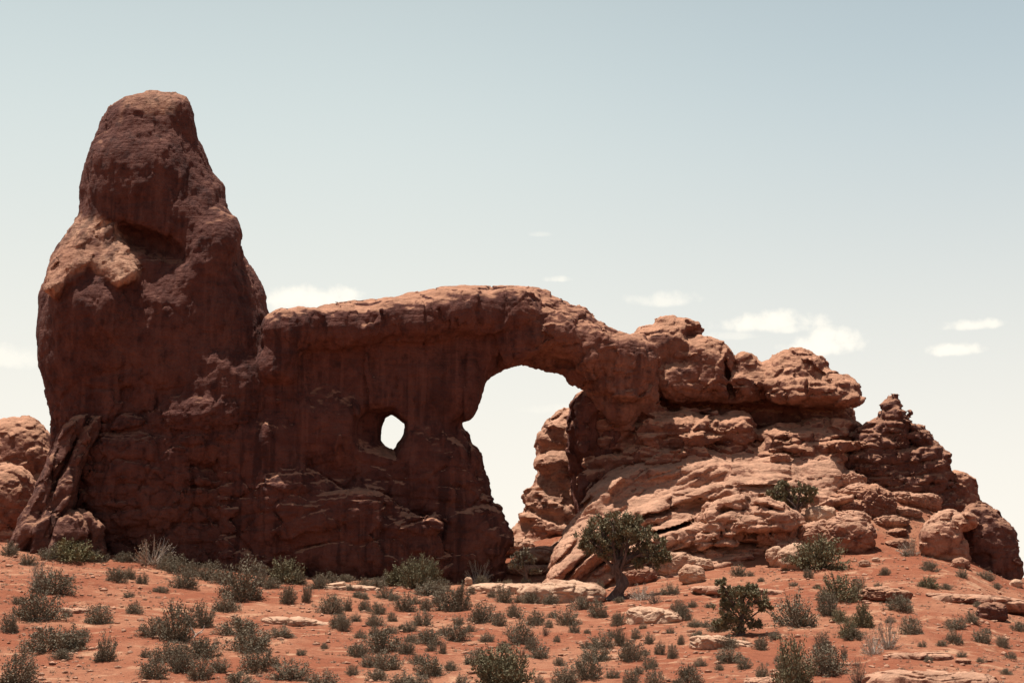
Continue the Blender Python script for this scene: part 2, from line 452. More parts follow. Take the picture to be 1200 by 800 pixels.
# ------------------------------------------------------------------ terrain
_ru = np.array([-400, 0, 100, 200, 300, 400, 500, 600, 700, 800, 900, 1000, 1060, 1110, 1150, 1200, 1300, 1700], float)
_rb = np.array([625, 633, 645, 656, 668, 676, 680, 682, 686, 672, 662, 652, 652, 660, 680, 696, 715, 760], float)
_cu = np.array([-400, 0, 100, 540, 580, 650, 720, 800, 900, 1000, 1060, 1110, 1150, 1200, 1300, 1700], float)
_cr = np.array([640, 640, 650, 660, 640, 622, 610, 570, 552, 560, 585, 620, 668, 696, 725, 770], float)
def H(x, y, detail=True):
    x = np.asarray(x, float); y = np.asarray(y, float)
    u = 600 + F * x / np.maximum(y, 30) * 0.965
    rb = row_tan(np.interp(u, _ru, _rb)); cr = row_tan(np.interp(u, _cu, _cr))
    yb = 115 - 7 * sstep(600, 820, u); yc = 129 - 5 * sstep(600, 820, u)
    z60 = 60 * row_tan(803.0)
    zb = yb * rb; zc = yc * cr
    t1 = np.clip((y - 60) / (yb - 60), 0, 1)
    z = np.where(y < 60, -1.7 + (z60 + 1.7) * sstep(0, 60, y), z60 + (zb - z60) * t1 ** 1.12)
    t2 = np.clip((y - yb) / (yc - yb), 0, 1)
    z = np.where(y > yb, zb + (zc - zb) * (t2 - 0.08 * np.sin(t2 * 2 * np.pi)), z)
    t3 = np.clip((y - yc) / 160.0, 0, 1)
    z = np.where(y > yc, zc + (-14 - zc) * (1 - (1 - t3) ** 2), z)
    if detail:
        m = sstep(10, 50, y) * (1 - sstep(250, 500, y))
        z = z + m * (0.28 * fbm(x * 0.16, y * 0.13, 0 * x + 3.3, 3) + 0.10 * fbm(x * 0.9, y * 0.9, 0 * x + 8.1, 3))
        # low rock ledges that surface as little steps
        s = vnoise(x * 0.05 + 9, y * 0.22 + 0.03 * x, 0 * x + 4.0)
        z = z + m * 0.12 * sstep(0.0, 0.06, s)
    return z
def ground_hit(u, v):
    """distance at which the view ray through (u, v) first meets the terrain"""
    ys = np.arange(40, 134, 0.15)
    x, yy, z = P(np.full(ys.shape, u), np.full(ys.shape, v), ys)
    h = H(x, ys)
    k = np.nonzero(h >= z)[0]
    if len(k) == 0: return None
    k = k[0]
    return Vector((float(x[k]), float(ys[k]), float(h[k])))

xs = np.concatenate([-np.geomspace(4000, 60, 26), np.arange(-58, 58.01, 0.22), np.geomspace(60, 4000, 26)])
ys = np.concatenate([-np.geomspace(300, 2, 10), np.arange(0, 50, 1.5), np.arange(50, 134, 0.17), np.geomspace(134.3, 9000, 40)])
XX, YY = np.meshgrid(xs, ys)
ZZ = H(XX, YY)
Vg = np.stack([XX.ravel(), YY.ravel(), ZZ.ravel()], 1)
ny, nx = XX.shape
ii = (np.arange(ny - 1)[:, None] * nx + np.arange(nx - 1)[None]).ravel()
Qg = np.stack([ii, ii + 1, ii + nx + 1, ii + nx], 1)
ground = mesh_np('ground', Vg, Qg, M_SOIL)
tag(ground, kind='structure')
# ------------------------------------------------------------------ the arch formation
arch = empty('sandstone_arch', (float(P(500, 680, 118)[0]), 118, float(H(P(500, 680, 118)[0], 118))))
tag(arch, 'huge dark red sandstone arch with a tall blunt tower and small round window', 'rock arch')
D0 = 118.0

def strata(u, v, w, period, tilt=0.0, wob=6.0):
    """level beds: -1..1, sharp recessed seams between rounded courses"""
    q = (v + tilt * u + wob * vnoise(u / 70.0, v / 90.0, w / 70.0)) / period
    n = vnoise(q * 0.31 + 5, 0 * q, 0 * q) * 0.9
    q = q + n
    fr = q - np.floor(q)
    return 1 - (2 * np.abs(fr - 0.5)) ** 4 * 2.0

# ---- tower
def build_tower():
    g = Field(0, 350, 96, 720, -120, 100, D0, 2.0)
    top = [(122,138),(132,120),(146,111),(175,108),(208,108),(220,113),(226,132),(230,156),(240,184),(249,202),(262,217),(264,232),(272,251),
           (277,277),(283,300),(296,319),(309,341),(313,364),(322,384),(330,440),(330,700),(120,700),(100,560),(88,420),(82,330),(86,280),(91,250),(93,225),(102,187),(112,165)]
    T = 38 + 30 * sstep(110, 330, g.V2) + 14 * sstep(380, 660, g.V2)
    g.slab(top, 42, T, 22.0, 2.3)
    low = [(88,262),(75,281),(58,310),(46,345),(44,390),(45,430),(52,458),(57,480),(62,500),(60,540),(52,590),(40,640),(30,705),(345,705),(345,470),(322,400),(300,360),
           (262,330),(238,300),(215,285),(200,300),(176,322),(150,308),(132,280),(112,260)]
    Tl = 42 + 12 * sstep(480, 660, g.V2)
    sh = [(88,256),(112,254),(132,262),(146,280),(168,316),(160,330),(138,338),(120,328),(104,322),(84,336),(64,350),(50,342),(53,316),(66,292),(78,272)]
    g.slab(sh, 22, 34, 8 - 0.78 * (g.V2 - 258), 2.2, 6)
    g.slab(low, 34, Tl, -12 + 8 * sstep(140, 60, g.U2) , 2.4, 5)
    # brow over the shoulder, bulges and a few sockets
    g.ell(160, 215, 60, 66, 2, 44, 4, 2.6, 8)
    g.ell(196, 262, 46, 40, -10, 34, -10, 2.4, 8)
    g.ell(240, 305, 34, 60, -18, 42, -28, 2.3, 8)
    g.ell(110, 400, 58, 66, -34, 32, 0, 2.4, 10)
    g.ell(104, 366, 52, 50, -34, 48, 0, 2.3, 8)
    g.ell(215, 400, 75, 80, -34, 32, 0, 2.4, 10)
    g.ell(260, 455, 58, 52, -38, 36, 10, 2.6, 4)
    g.ell(238, 500, 66, 46, -46, 34, 6, 2.8, 3)
    g.ell(170, 560, 75, 70, -46, 36, 0, 2.6, 4)
    g.ell(130, 440, 26, 15, -72, 14, 10, 2, 5, sub=True)
    g.ell(148, 432, 14, 9, -68, 10, -10, 2, 3, sub=True)
    g.ell(176, 284, 40, 14, -36, 28, -24, 2, 10, sub=True)
    def wf(u, v, w):
        f1, e = worley(u / 62, v / 74 + 3, w / 60)
        crack = -3.2 * (1 - sstep(0.0, 0.09, e)) * -1
        low = sstep(430, 500, v)
        st = strata(u, v, w, 34, 0.08, 14)
        bl = 2.6 * low * cellv(u / 44, v / 40, w / 44) + 1.3 * (1 - low) * cellv(u / 32, v / 95 + 2, w / 32, 0.5)
        return bl + 3.6 * fbm(u / 50, v / 60, w / 50, 3) + crack * (0.35 + 0.65 * low) - 2.6 * st * low * (0.4 + 0.6 * (vnoise(u / 40, v / 50, w / 40) > 0))
    def wsh(u, v, w):
        d = poly_sd(u, v, [(88,256),(132,262),(168,316),(138,336),(104,318),(64,346),(50,340),(66,292)])
        return sstep(-6, 6, d) * (2.6 * cellv((v * 0.8 + u * 0.6) / 12, (u * 0.8 - v * 0.6) / 40, w / 30) + 2.0 * fbm(u / 14, v / 12, w / 14, 3))
    g.warp(wsh, 12)
    g.warp(wf)
    def dp(u, v, w, N):
        low = sstep(440, 520, v)
        r = 2.6 * fbm(u / 16, v / 22, w / 16, 4, 0.6) + 0.9 * cellv(u / 13, v / (30 - 12 * low), w / 13)
        f1, e = worley(u / 24, v / (34 - 16 * low), w / 24)
        return r - 1.5 * (1 - sstep(0, 0.10, e)) * low - 0.7 * (1 - sstep(0, 0.10, e))
    return g.mesh(dp)
V, Q = build_tower()
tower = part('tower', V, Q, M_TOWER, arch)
def uv_of(V):
    r = V[:, 2] / V[:, 1]; b_ = (r * CT - ST) / (CT + r * ST)
    k = V[:, 1] / (CT - ST * b_)
    return 600 + F * V[:, 0] / k, 400 - F * b_
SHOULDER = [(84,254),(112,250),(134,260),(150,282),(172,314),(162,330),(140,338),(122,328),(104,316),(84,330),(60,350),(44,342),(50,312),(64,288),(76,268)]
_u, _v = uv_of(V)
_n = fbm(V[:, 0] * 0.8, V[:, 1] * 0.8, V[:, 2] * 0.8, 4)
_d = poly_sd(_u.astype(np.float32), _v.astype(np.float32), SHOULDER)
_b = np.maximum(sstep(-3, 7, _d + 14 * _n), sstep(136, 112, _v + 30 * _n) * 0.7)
at = tower.data.attributes.new('sunny', 'FLOAT', 'POINT'); at.data.foreach_set('value', _b.astype(np.float32))  # paints the sunlit look of shoulder and crown as paler stone

# ---- wall with the window and the span of the big opening
def RS(u): return 0.19 * (np.clip(u, 240, 760) - 430.0)
def build_wall():
    g = Field(225, 800, 325, 720, -150, 130, D0, 1.8)
    U, Vv = g.U2, g.V2
    poly = [(307,395),(314,382),(321,374),(343,362),(371,362),(390,356),(423,352),(461,346),(499,340),(537,336),(585,336),(604,334),(632,341),(661,354),(682,364),(702,375),
            (721,388),(751,393),(775,420),(772,470),(735,500),(712,500),(697,474),(686,458),(668,447),(661,436),(632,430),(609,426),(592,431),(580,438),(568,449),(561,457),(545,476),(541,488),(542,500),
            (555,517),(566,530),(568,550),(572,571),(580,600),(582,622),(586,650),(594,680),(596,712),(245,712),(245,560),(262,470),(290,425),(300,410)]
    T = 40 + 8 * sstep(420, 340, Vv) + 12 * sstep(540, 680, Vv) - 16 * sstep(570, 640, U) * sstep(520, 460, Vv)
    w0 = 2 + RS(U)
    g.slab(poly, 27, T, w0, 2.3, 4)
    # caprock rolls forward over the wall
    for (a, b, ru, rv, cw, rw, rot) in [(345,388,42,26,-30,34,8),(408,384,60,26,-34,34,6),(480,374,64,28,-36,34,4),(545,366,50,28,-34,36,0),(600,366,36,28,-30,32,-15),
                                        (328,418,24,20,-34,26,30),(318,432,17,15,-36,22,10),(336,436,14,12,-36,18,0),(640,385,44,27,-26,30,-28),(612,398,34,24,-34,26,35),(690,408,46,28,-20,30,-28),(735,430,34,36,-20,32,-20),
                                        (728,452,36,16,-26,26,-8),(716,446,26,12,-18,24,0)]:
        g.ell(a, b, ru, rv, cw + RS(a), rw, rot, 2.5, 5)
    # buttresses low on the wall
    for (a, b, ru, rv, cw, rw, rot) in [(330,610,70,70,-34,34,0),(430,640,95,48,-52,38,-4),(540,640,56,60,-44,36,0),(500,560,60,60,-32,32,0),(300,530,60,50,-24,34,0),(380,500,46,50,-30,32,0),
                                        (520,455,44,40,-22,30,-30),(400,600,62,26,-62,26,8),(460,618,60,14,-72,22,4),(325,585,40,34,-46,26,10)]:
        g.ell(a, b, ru, rv, cw + RS(a) + 6, rw, rot, 2.4, 6)
    # alcove under the caprock and the window through the wall
    g.ell(440, 452, 95, 34, -92, 40, 4, 2, 14, sub=True)
    # the window: a lens-shaped hole opening out to the left as it comes forward
    hole = [(450,488),(459,484),(475,496),(473,510),(461,529),(450,523),(444,516),(446,500)]
    g.ell(440, 504, 27, 30, -46, 34, 0, 2, 6, sub=True)
    hd = poly_sd(g.U2, g.V2, hole)
    w2 = g.w.ravel()
    for k, wk in enumerate(w2):
        o = max(0.0, (2.0 - wk))
        if o > 0:
            sh = 0.5 * o; e = 0.16 * o
            c = poly_sd(g.U2 + 0, g.V2, [(445 + (p[0] - 445) * 1.0 - (sh if p[0] < 458 else -0.1 * o), 506 + (p[1] - 506) * (1 + e / 16)) for p in hole])
        else: c = hd
        g.f[:, :, k] = -smin(-g.f[:, :, k], -c.astype(np.float32), 3.0)
    def wf(u, v, w):
        f1, e = worley(u / 58 + 7, v / 46, w / 60)
        low = sstep(520, 580, v)
        st = strata(u, v, w, 30, -0.06, 16)
        hi = sstep(430, 400, v)
        span = sstep(580, 640, u)
        a = 5.0 * fbm(u / 48, v / 52, w / 48, 3) + 2.2 * low * cellv(u / 46, v / 26, w / 44) + 2.4 * (1 - low) * (1 - span) * cellv(u / 26, v / 90, w / 30, 0.5) + 3.0 * span * cellv(u / 34, v / 26 + u * 0.01, w / 34)
        a += 3.0 * (1 - sstep(0, 0.08, e)) * (0.25 + 0.5 * low + 0.25 * span)
        a += -1.8 * st * (0.6 * low + 0.2 * hi + 0.15 * span)
        win = np.exp(-((u - 460) ** 2 + (v - 507) ** 2) / 1500.0)
        return a * (1 - 0.75 * win)
    g.warp(wf)
    def dp(u, v, w, N):
        low = sstep(500, 560, v); span = sstep(570, 620, u)
        r = 2.3 * fbm(u / 13, v / 15, w / 13, 4, 0.6) + 0.8 * cellv(u / 12, v / 12, w / 12) * np.maximum(low, span)
        flute = 1.5 * vnoise(u / 8.5, v / 60, w / 7.5) * (1 - low) * sstep(375, 400, v)
        f1, e = worley(u / 30 + 0.4 * vnoise(u / 20, v / 20, w / 20), v / 19 + u * 0.012, w / 30)
        return r + flute + 0.8 * fbm(u / 6, v / 5, w / 6, 2) * span - 1.3 * (1 - sstep(0, 0.12, e)) * np.maximum(low * 0.8, span * 0.6)
    return g.mesh(dp)
V, Q = build_wall()
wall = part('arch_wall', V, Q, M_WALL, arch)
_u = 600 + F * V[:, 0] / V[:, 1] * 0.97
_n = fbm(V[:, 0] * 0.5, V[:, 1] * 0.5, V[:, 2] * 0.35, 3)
at = wall.data.attributes.new('sunny', 'FLOAT', 'POINT')
at.data.foreach_set('value', sstep(570, 680, _u + 90 * _n).astype(np.float32))  # lit look of the span put into the colour as a paler tone

# ---- two leaning fins at the foot of the tower
def build_fin(pts, w0, T):
    us = [p[0] for p in pts]; vs_ = [p[1] for p in pts]
    g = Field(min(us) - 14, max(us) + 14, min(vs_) - 14, max(vs_) + 14, w0 - T - 20, w0 + T + 20, D0, 1.6)
    g.slab(pts, 9, T, w0 - 0.25 * (g.V2 - 560), 2.2, 2)
    def wf(u, v, w):
        f1, e = worley(u / 22, v / 26, w / 24)
        return 2.8 * fbm(u / 20, v / 26, w / 20, 3) + 2.6 * cellv((u + 0.55 * v) / 14, v / 30, w / 18) + 0.8 * (1 - sstep(0, 0.12, e))
    g.warp(wf, 12)
    return g.mesh(lambda u, v, w, N: 1.5 * fbm(u / 7, v / 8, w / 7, 3))
V, Q = build_fin([(84,486),(104,484),(101,500),(88,522),(80,545),(70,563),(60,590),(44,622),(26,648),(8,648),(22,612),(38,580),(52,548),(62,522),(74,498)], -52, 34)
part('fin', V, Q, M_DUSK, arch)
V, Q = build_fin([(108,487),(122,484),(119,500),(108,520),(98,545),(92,565),(86,592),(72,614),(62,650),(30,652),(40,618),(54,590),(64,566),(74,546),(86,524),(96,502)], -62, 32)
part('fin', V, Q, M_DUSK, arch)
V, Q = build_fin([(66,606),(80,596),(96,600),(104,618),(110,650),(54,652),(58,625)], -76, 28)
part('fin', V, Q, M_DUSK, arch)
V, Q = build_fin([(92,596),(106,600),(122,618),(126,652),(92,652),(88,625)], -66, 28)
part('fin', V, Q, M_DUSK, arch)

# ---- right abutment: capstones over ledges
DR = 126.0
def build_caps():
    g = Field(715, 1025, 360, 560, -70, 110, DR, 1.8)
    for (a, b, ru, rv, cw, rw, rot, p) in [
        (788,412,36,34,0,42,0,2.5),(794,390,28,17,4,28,-6,2.6),(765,420,26,36,-8,34,0,2.6),(824,432,36,36,-8,42,-12,2.5),(806,444,50,26,-10,42,0,2.5),(748,432,26,38,-4,36,-10,2.4),
        (874,440,20,26,6,32,0,2.3),(856,452,36,20,-2,42,0,2.4),(934,440,40,30,16,46,0,2.3),(902,446,22,24,14,36,0,2.2),(952,458,57,19,0,54,0,2.4),(986,462,24,17,2,42,0,2.4),(965,450,40,18,10,44,-8,2.3),
        (900,485,100,24,62,44,0,3.4),(962,500,42,34,52,44,0,2.8),(800,478,66,22,44,40,0,3),(740,470,34,34,24,34,0,2.6)]:
        g.ell(a, b, ru, rv, cw, rw, rot, p, 1.5)
    g.ell(894, 448, 5, 30, -26, 24, -6, 2, 3, sub=True); g.ell(852, 440, 4, 26, -34, 18, 10, 2, 3, sub=True)
    g.ell(812, 391, 13, 7, -24, 18, 20, 2, 4, sub=True)
    def wf(u, v, w):
        f1, e = worley(u / 34, v / 24, w / 36)
        return 2.4 * cellv(u / 36, v / 26, w / 36) + 4.5 * fbm(u / 30, v / 26, w / 30, 3) + 1.6 * (1 - sstep(0, 0.1, e)) - 0.7 * strata(u, v, w, 30, 0.04, 12)
    g.warp(wf, 16)
    def dp(u, v, w, N):
        f1, e = worley(u / 14, v / 9, w / 14)
        return 1.8 * fbm(u / 10, v / 9, w / 10, 4, 0.6) + 0.8 * cellv(u / 9, v / 7, w / 9) - 0.6 * (1 - sstep(0, 0.12, e))
    return g.mesh(dp)
V, Q = build_caps()
part('caprock', V, Q, M_ROCK, arch)

def build_ledges():
    g = Field(640, 1030, 440, 700, -90, 110, DR, 1.8)
    for (a, b, ru, rv, cw, rw, rot, p) in [
        (722,466,17,12,-30,16,10,2.2),(737,458,14,10,-28,14,0,2.2),(745,476,22,12,-34,20,-14,2.4),(722,484,15,11,-36,16,6,2.3),(712,500,16,12,-34,18,10,2.4),(735,500,16,12,-40,18,12,2.5),
        (716,520,22,12,-36,22,14,2.6),(712,540,24,11,-38,22,16,2.6),(735,540,18,14,-42,20,10,2.5),(750,528,18,14,-40,20,0,2.5),(700,556,20,10,-40,20,24,2.4),
        (786,502,52,20,-30,38,4,2.3),(788,518,48,12,-44,30,2,3.0),(786,534,52,10,-44,32,2,3.0),(858,502,30,20,-30,34,0,2.4),(858,520,28,14,-34,28,0,3.2),(838,486,14,8,-34,16,0,2.3),
        (936,510,54,12,-18,44,0,2.2),(940,524,56,8,-34,40,0,3.0),(930,534,60,8,-26,40,0,3.0),(915,522,14,8,-54,14,0,2.4),(932,520,9,7,-56,12,0,2.3),(965,532,13,9,-56,14,0,2.3),
        (970,512,40,22,4,40,0,2.8),(880,540,120,22,14,50,0,3.0),(870,590,120,52,24,50,0,3)]:
        g.ell(a, b, ru, rv, cw, rw, rot, p, 1.5)
    def wf(u, v, w):
        f1, e = worley(u / 34, v / 22, w / 34)
        return 3.4 * cellv(u / 26, v / 17, w / 26) + 3.2 * fbm(u / 26, v / 20, w / 26, 3) + 1.2 * (1 - sstep(0, 0.12, e)) - 0.8 * strata(u, v, w, 20, 0.03, 9)
    g.warp(wf, 16)
    def dp(u, v, w, N):
        f1, e = worley(u / 12, v / 7, w / 12)
        return 1.5 * fbm(u / 8, v / 6, w / 8, 4, 0.6) + 0.7 * cellv(u / 8, v / 5, w / 8) - 0.5 * (1 - sstep(0, 0.12, e))
    return g.mesh(dp)
V, Q = build_ledges()
part('ledges', V, Q, M_ROCK, arch)

# ---- right leg of the opening, its inner face undercut
def build_leg():
    g = Field(640, 780, 430, 700, -110, 90, DR, 1.8)
    leg = [(694,452),(680,462),(669,475),(666,505),(669,540),(671,575),(676,600),(686,650),(705,650),(706,590),(718,540),(735,500),(762,478),(762,440)]
    g.slab(leg, 16, 42 + 0 * g.U2, -14, 2.6, 3)
    g.ell(672, 560, 22, 70, -40, 22, 4, 2, 8, sub=True)
    def wf(u, v, w):
        f1, e = worley(u / 26 + 3, v / 34, w / 30)
        return 3.0 * cellv(u / 20, v / 28, w / 20) + 5 * fbm(u / 22, v / 26, w / 24, 3) + 1.2 * (1 - sstep(0, 0.12, e))
    g.warp(wf, 14)
    return g.mesh(lambda u, v, w, N: 1.0 * fbm(u / 8, v / 8, w / 8, 3))
V, Q = build_leg()
part('arch_leg', V, Q, M_WALL, arch)  # dark wall tone stands in for the shade on this leg

# ---- slickrock apron below the ledges, bedding swinging up to the right
def build_apron():
    g = Field(630, 1000, 515, 700, -190, 80, D0, 1.8)
    poly = [(634,690),(652,640),(676,606),(692,575),(712,552),(745,532),(800,524),(900,520),(990,526),(996,560),(975,592),(930,620),(890,655),(800,690),(760,700)]
    wf_ = -112 + (660 - g.V2) * 1.2
    g.slab(poly, 22, 46 + 0 * g.V2, wf_ + 46, 2.6, 2)
    def af(v): return -112 + (660 - v) * 1.2
    for (a, b, ru, rv, fw, rot) in [(840,560,110,22,6,3),(905,575,60,18,10,-4),(800,592,60,16,12,16),(748,612,40,14,12,34),(700,640,46,14,10,44),(788,636,58,20,16,12),(735,655,50,14,12,20),
                                    (670,668,34,10,8,40),(905,604,46,18,12,-8),(950,584,40,14,8,-4),(700,590,40,10,6,42),(850,540,100,12,0,0)]:
        g.ell(a, b, ru, rv, af(b) - fw + 40, 42, rot, 2.3, 3)
    for (a, b, ru, rv, rot) in [(800,598,42,9,14),(776,622,40,6,24),(835,600,20,7,-10)]:
        g.ell(a, b, ru, rv, af(b) - 8, 30, rot, 2, 4, sub=True)
    def bed(u, v):
        c = np.interp(u, [600, 680, 760, 850, 1000], [-80, 0, 62, 92, 84])
        return v + c
    def saw(q, m=0.72):
        fr = q - np.floor(q)
        return np.where(fr < m, 1 - 0.4 * (fr / m) ** 2, -0.7 + 1.2 * ((fr - m) / (1 - m)) ** 2)
    def wf(u, v, w):
        b = bed(u, v) + 10 * vnoise(u / 60, v / 50, w / 80)
        q = b / 35.0; q = q + 0.9 * vnoise(q * 0.5, u / 300, 0 * q + 2)
        m = sstep(-0.2, 0.3, vnoise(u / 60 + 4, v / 34, w / 90))
        q2 = b / 10.5; q2 = q2 + 0.8 * vnoise(q2 * 0.4, u / 120, 0 * q + 7)
        m2 = sstep(0.0, 0.5, vnoise(u / 40 + 14, v / 30, w / 90))
        f1, e = worley(u / 52 + 3, v / 34, w / 60)
        return 2.6 * cellv(u / 50, b / 24, w / 44, 0.3) + 3.4 * fbm(u / 34, v / 26, w / 34, 3) - (6.6 - 2.6 * (u < 745)) * saw(q) * (0.10 + 0.90 * m) * (0.25 + 0.75 * sstep(548, 580, v + 0.0 * u + 30 * (u < 740))) - 1.1 * saw(q2, 0.8) * m2 + 1.4 * (1 - sstep(0, 0.10, e))
    g.warp(wf, 20)
    def dp(u, v, w, N):
        return 1.3 * fbm(u / 9, v / 6, w / 9, 4, 0.6) + 0.6 * cellv(u / 12, bed(u, v) / 5, w / 12)
    return g.mesh(dp)
V, Q = build_apron()
part('slickrock_apron', V, Q, M_SLICK, arch)

# ---- sunlit buttress standing behind the opening
def build_rear():
    D = 131.0
    g = Field(570, 760, 455, 700, -70, 60, D, 1.8)
    poly = [(710,474),(678,472),(655,481),(643,492),(634,508),(628,522),(627,552),(622,572),(616,590),(606,612),(597,626),(580,640),(575,700),(755,700),(755,470)]
    g.slab(poly, 30, 40 + 0 * g.U2, -0.35 * (g.V2 - 560), 2.2, 2)
    for (a, b, ru, rv, cw, rw, rot) in [(655,600,44,14,-34,24,-18),(650,622,40,12,-44,24,-22),(640,585,26,12,-30,20,-10),(655,545,26,18,-22,24,0),(650,510,20,16,-8,22,30),(612,640,44,9,-52,22,0),(640,650,60,10,-60,24,4),(605,655,46,8,-62,20,0),(660,668,60,10,-70,24,0)]:
        g.ell(a, b, ru, rv, cw, rw, rot, 2.3, 2)
    def wf(u, v, w):
        f1, e = worley(u / 24 + 3, v / 18, w / 24)
        return 3.0 * cellv(u / 22, v / 14, w / 22) + 3 * fbm(u / 24, v / 20, w / 24, 3) + 1.2 * (1 - sstep(0, 0.12, e))
    g.warp(wf, 16)
    return g.mesh(lambda u, v, w, N: 1.4 * fbm(u / 8, v / 6, w / 8, 4, 0.6) + 0.6 * cellv(u / 9, v / 6, w / 9))
V, Q = build_rear()
part('rear_buttress', V, Q, M_SLICK, arch)
# ------------------------------------------------------------------ separate rocks
def mass(name, label, cat, prims, D, mat, sc=24.0, amp=3.0, crack=2.6, st=0.0, stp=14.0, h=1.7, fine=1.0, carve=(), group=None, floor=720):
    us = [p[0] - p[2] for p in prims] + [p[0] + p[2] for p in prims]; vs_ = [p[1] - p[3] for p in prims] + [p[1] + p[3] for p in prims]
    ws = [p[4] - p[5] for p in prims] + [p[4] + p[5] for p in prims]
    g = Field(min(us) - 12, max(us) + 12, min(vs_) - 12, min(floor, max(vs_) + 12), min(ws) - 12, max(ws) + 12, D, h)
    for (a, b, ru, rv, cw, rw, rot, p) in prims: g.ell(a, b, ru, rv, cw, rw, rot, p, 2)
    for (a, b, ru, rv, cw, rw, rot) in carve: g.ell(a, b, ru, rv, cw, rw, rot, 2, 4, sub=True)
    def wf(u, v, w):
        f1, e = worley(u / (sc * 1.1) + 3, v / (sc * 0.75), w / sc)
        r = amp * fbm(u / sc, v / sc, w / sc, 3) + 0.5 * crack * (1 - sstep(0, 0.12, e)) + crack * 0.9 * cellv(u / (sc * 0.9), v / (sc * 0.5), w / (sc * 0.9))
        if st: r = r - st * strata(u, v, w, stp, 0.03, 5)
        return r
    g.warp(wf, 16)
    V, Q = g.mesh(lambda u, v, w, N: fine * (1.5 * fbm(u / 8, v / 6, w / 8, 4, 0.6) + 0.6 * cellv(u / 9, v / 6, w / 9)))
    c = V.mean(0); loc = np.array([c[0], c[1], V[:, 2].min()])
    o = mesh_np(name, V - loc, Q, mat); o.location = loc
    tag(o, label, cat, group)
    return o

mass('rock_pinnacle', 'jagged dark layered pinnacle with a stacked tip on the right shoulder', 'rock pinnacle',
     [(1046,474,9,11,0,11,0,2.2),(1044,482,14,9,0,13,0,2.4),(1049,488,17,9,0,16,6,2.6),(1042,498,22,9,0,20,4,2.6),(1038,511,30,9,0,26,0,2.8),(1073,502,8,4,2,10,0,2.4),(1077,513,13,10,0,18,0,2.4),
      (1089,526,15,9,2,20,-10,2.4),(1103,536,12,8,4,18,0,2.6),(1028,524,34,11,-4,28,8,2.8),(1022,540,38,13,-8,30,4,2.8),(1058,540,40,18,6,34,0,2.8),(1080,556,34,20,8,36,0,2.8),
      (1096,562,16,26,8,30,0,2.6),(1086,586,34,26,10,34,0,2.8),(1046,566,44,18,4,38,0,3)], 124.0, M_DUSK, 18, 2.8, 2.3, 1.0, 15)
mass('summit_rock', 'rounded red rock hump beyond the pinnacle at the right end of the skyline', 'rock',
     [(1124,574,22,25,30,28,0,2.2),(1136,590,14,16,26,24,0,2.2),(1120,600,24,22,22,30,0,2.3),(1130,630,26,30,26,34,0,2.4)], 124.0, M_ROCK, 22, 3, 2.2)
mass('cliff_end_rock', 'big rounded cliff rock falling away to the sky at the right', 'rock',
     [(1150,612,26,22,6,32,-40,2.3),(1158,632,32,30,4,34,-40,2.4),(1172,656,22,30,2,30,-25,2.4),(1184,672,13,22,0,24,-20,2.3),(1150,655,30,36,8,34,0,2.5),(1168,690,24,24,4,30,0,2.4),(1140,660,34,26,24,34,0,2.5),(1130,618,30,14,26,30,-20,2.4)], 112.5, M_DUSK, 26, 3, 2.4)
mass('sunlit_boulder', 'large sunlit red boulder leaning against the dark cliff end rock', 'boulder',
     [(1103,632,25,26,-8,28,10,2.4),(1117,610,28,11,4,26,-4,2.4),(1112,648,26,20,2,30,0,2.6),(1100,655,26,14,10,30,0,2.6)], 110.0, M_SLICK, 20, 2.6, 2.0)
mass('rock_dome', 'sunlit rock dome behind the tower at the left edge, higher one', 'rock dome',
     [(18,538,50,50,0,50,0,2.2),(-30,560,50,50,0,50,0,2.2),(30,580,50,40,0,50,0,2.5),(15,640,70,60,10,50,0,2.5)], 138.0, M_ROCK, 34, 4.5, 2.4)
mass('rock_dome', 'sunlit rock dome in the left corner beside the leaning fins, lower one', 'rock dome',
     [(2,590,46,50,0,44,0,2.2),(-40,600,50,50,0,50,0,2.2),(10,650,60,40,0,44,0,2.5)], 131.0, M_ROCK, 34, 4.5, 2.6)
mass('overhanging_boulder', 'huge slickrock boulder with a deep dark undercut, above the pale twin boulders', 'boulder',
     [(858,602,42,20,0,38,20,2.5),(903,606,38,19,-2,38,-24,2.5),(838,628,30,14,2,34,34,2.6),(882,616,40,14,-10,36,0,2.4),(926,638,24,12,6,30,-32,2.6),(866,632,44,14,2,36,8,2.8),(905,636,30,14,4,34,-12,2.6),
      (884,650,66,30,66,40,0,2.6),(840,655,16,10,20,24,20,2.4)], 112.5, M_SLICK, 24, 4.2, 3.2, 0.8, 14,
     carve=[(870,660,56,26,-22,50,-4),(846,600,10,5,-38,20,20),(900,594,26,4,-40,20,-14),(872,628,44,4,-42,18,8)])

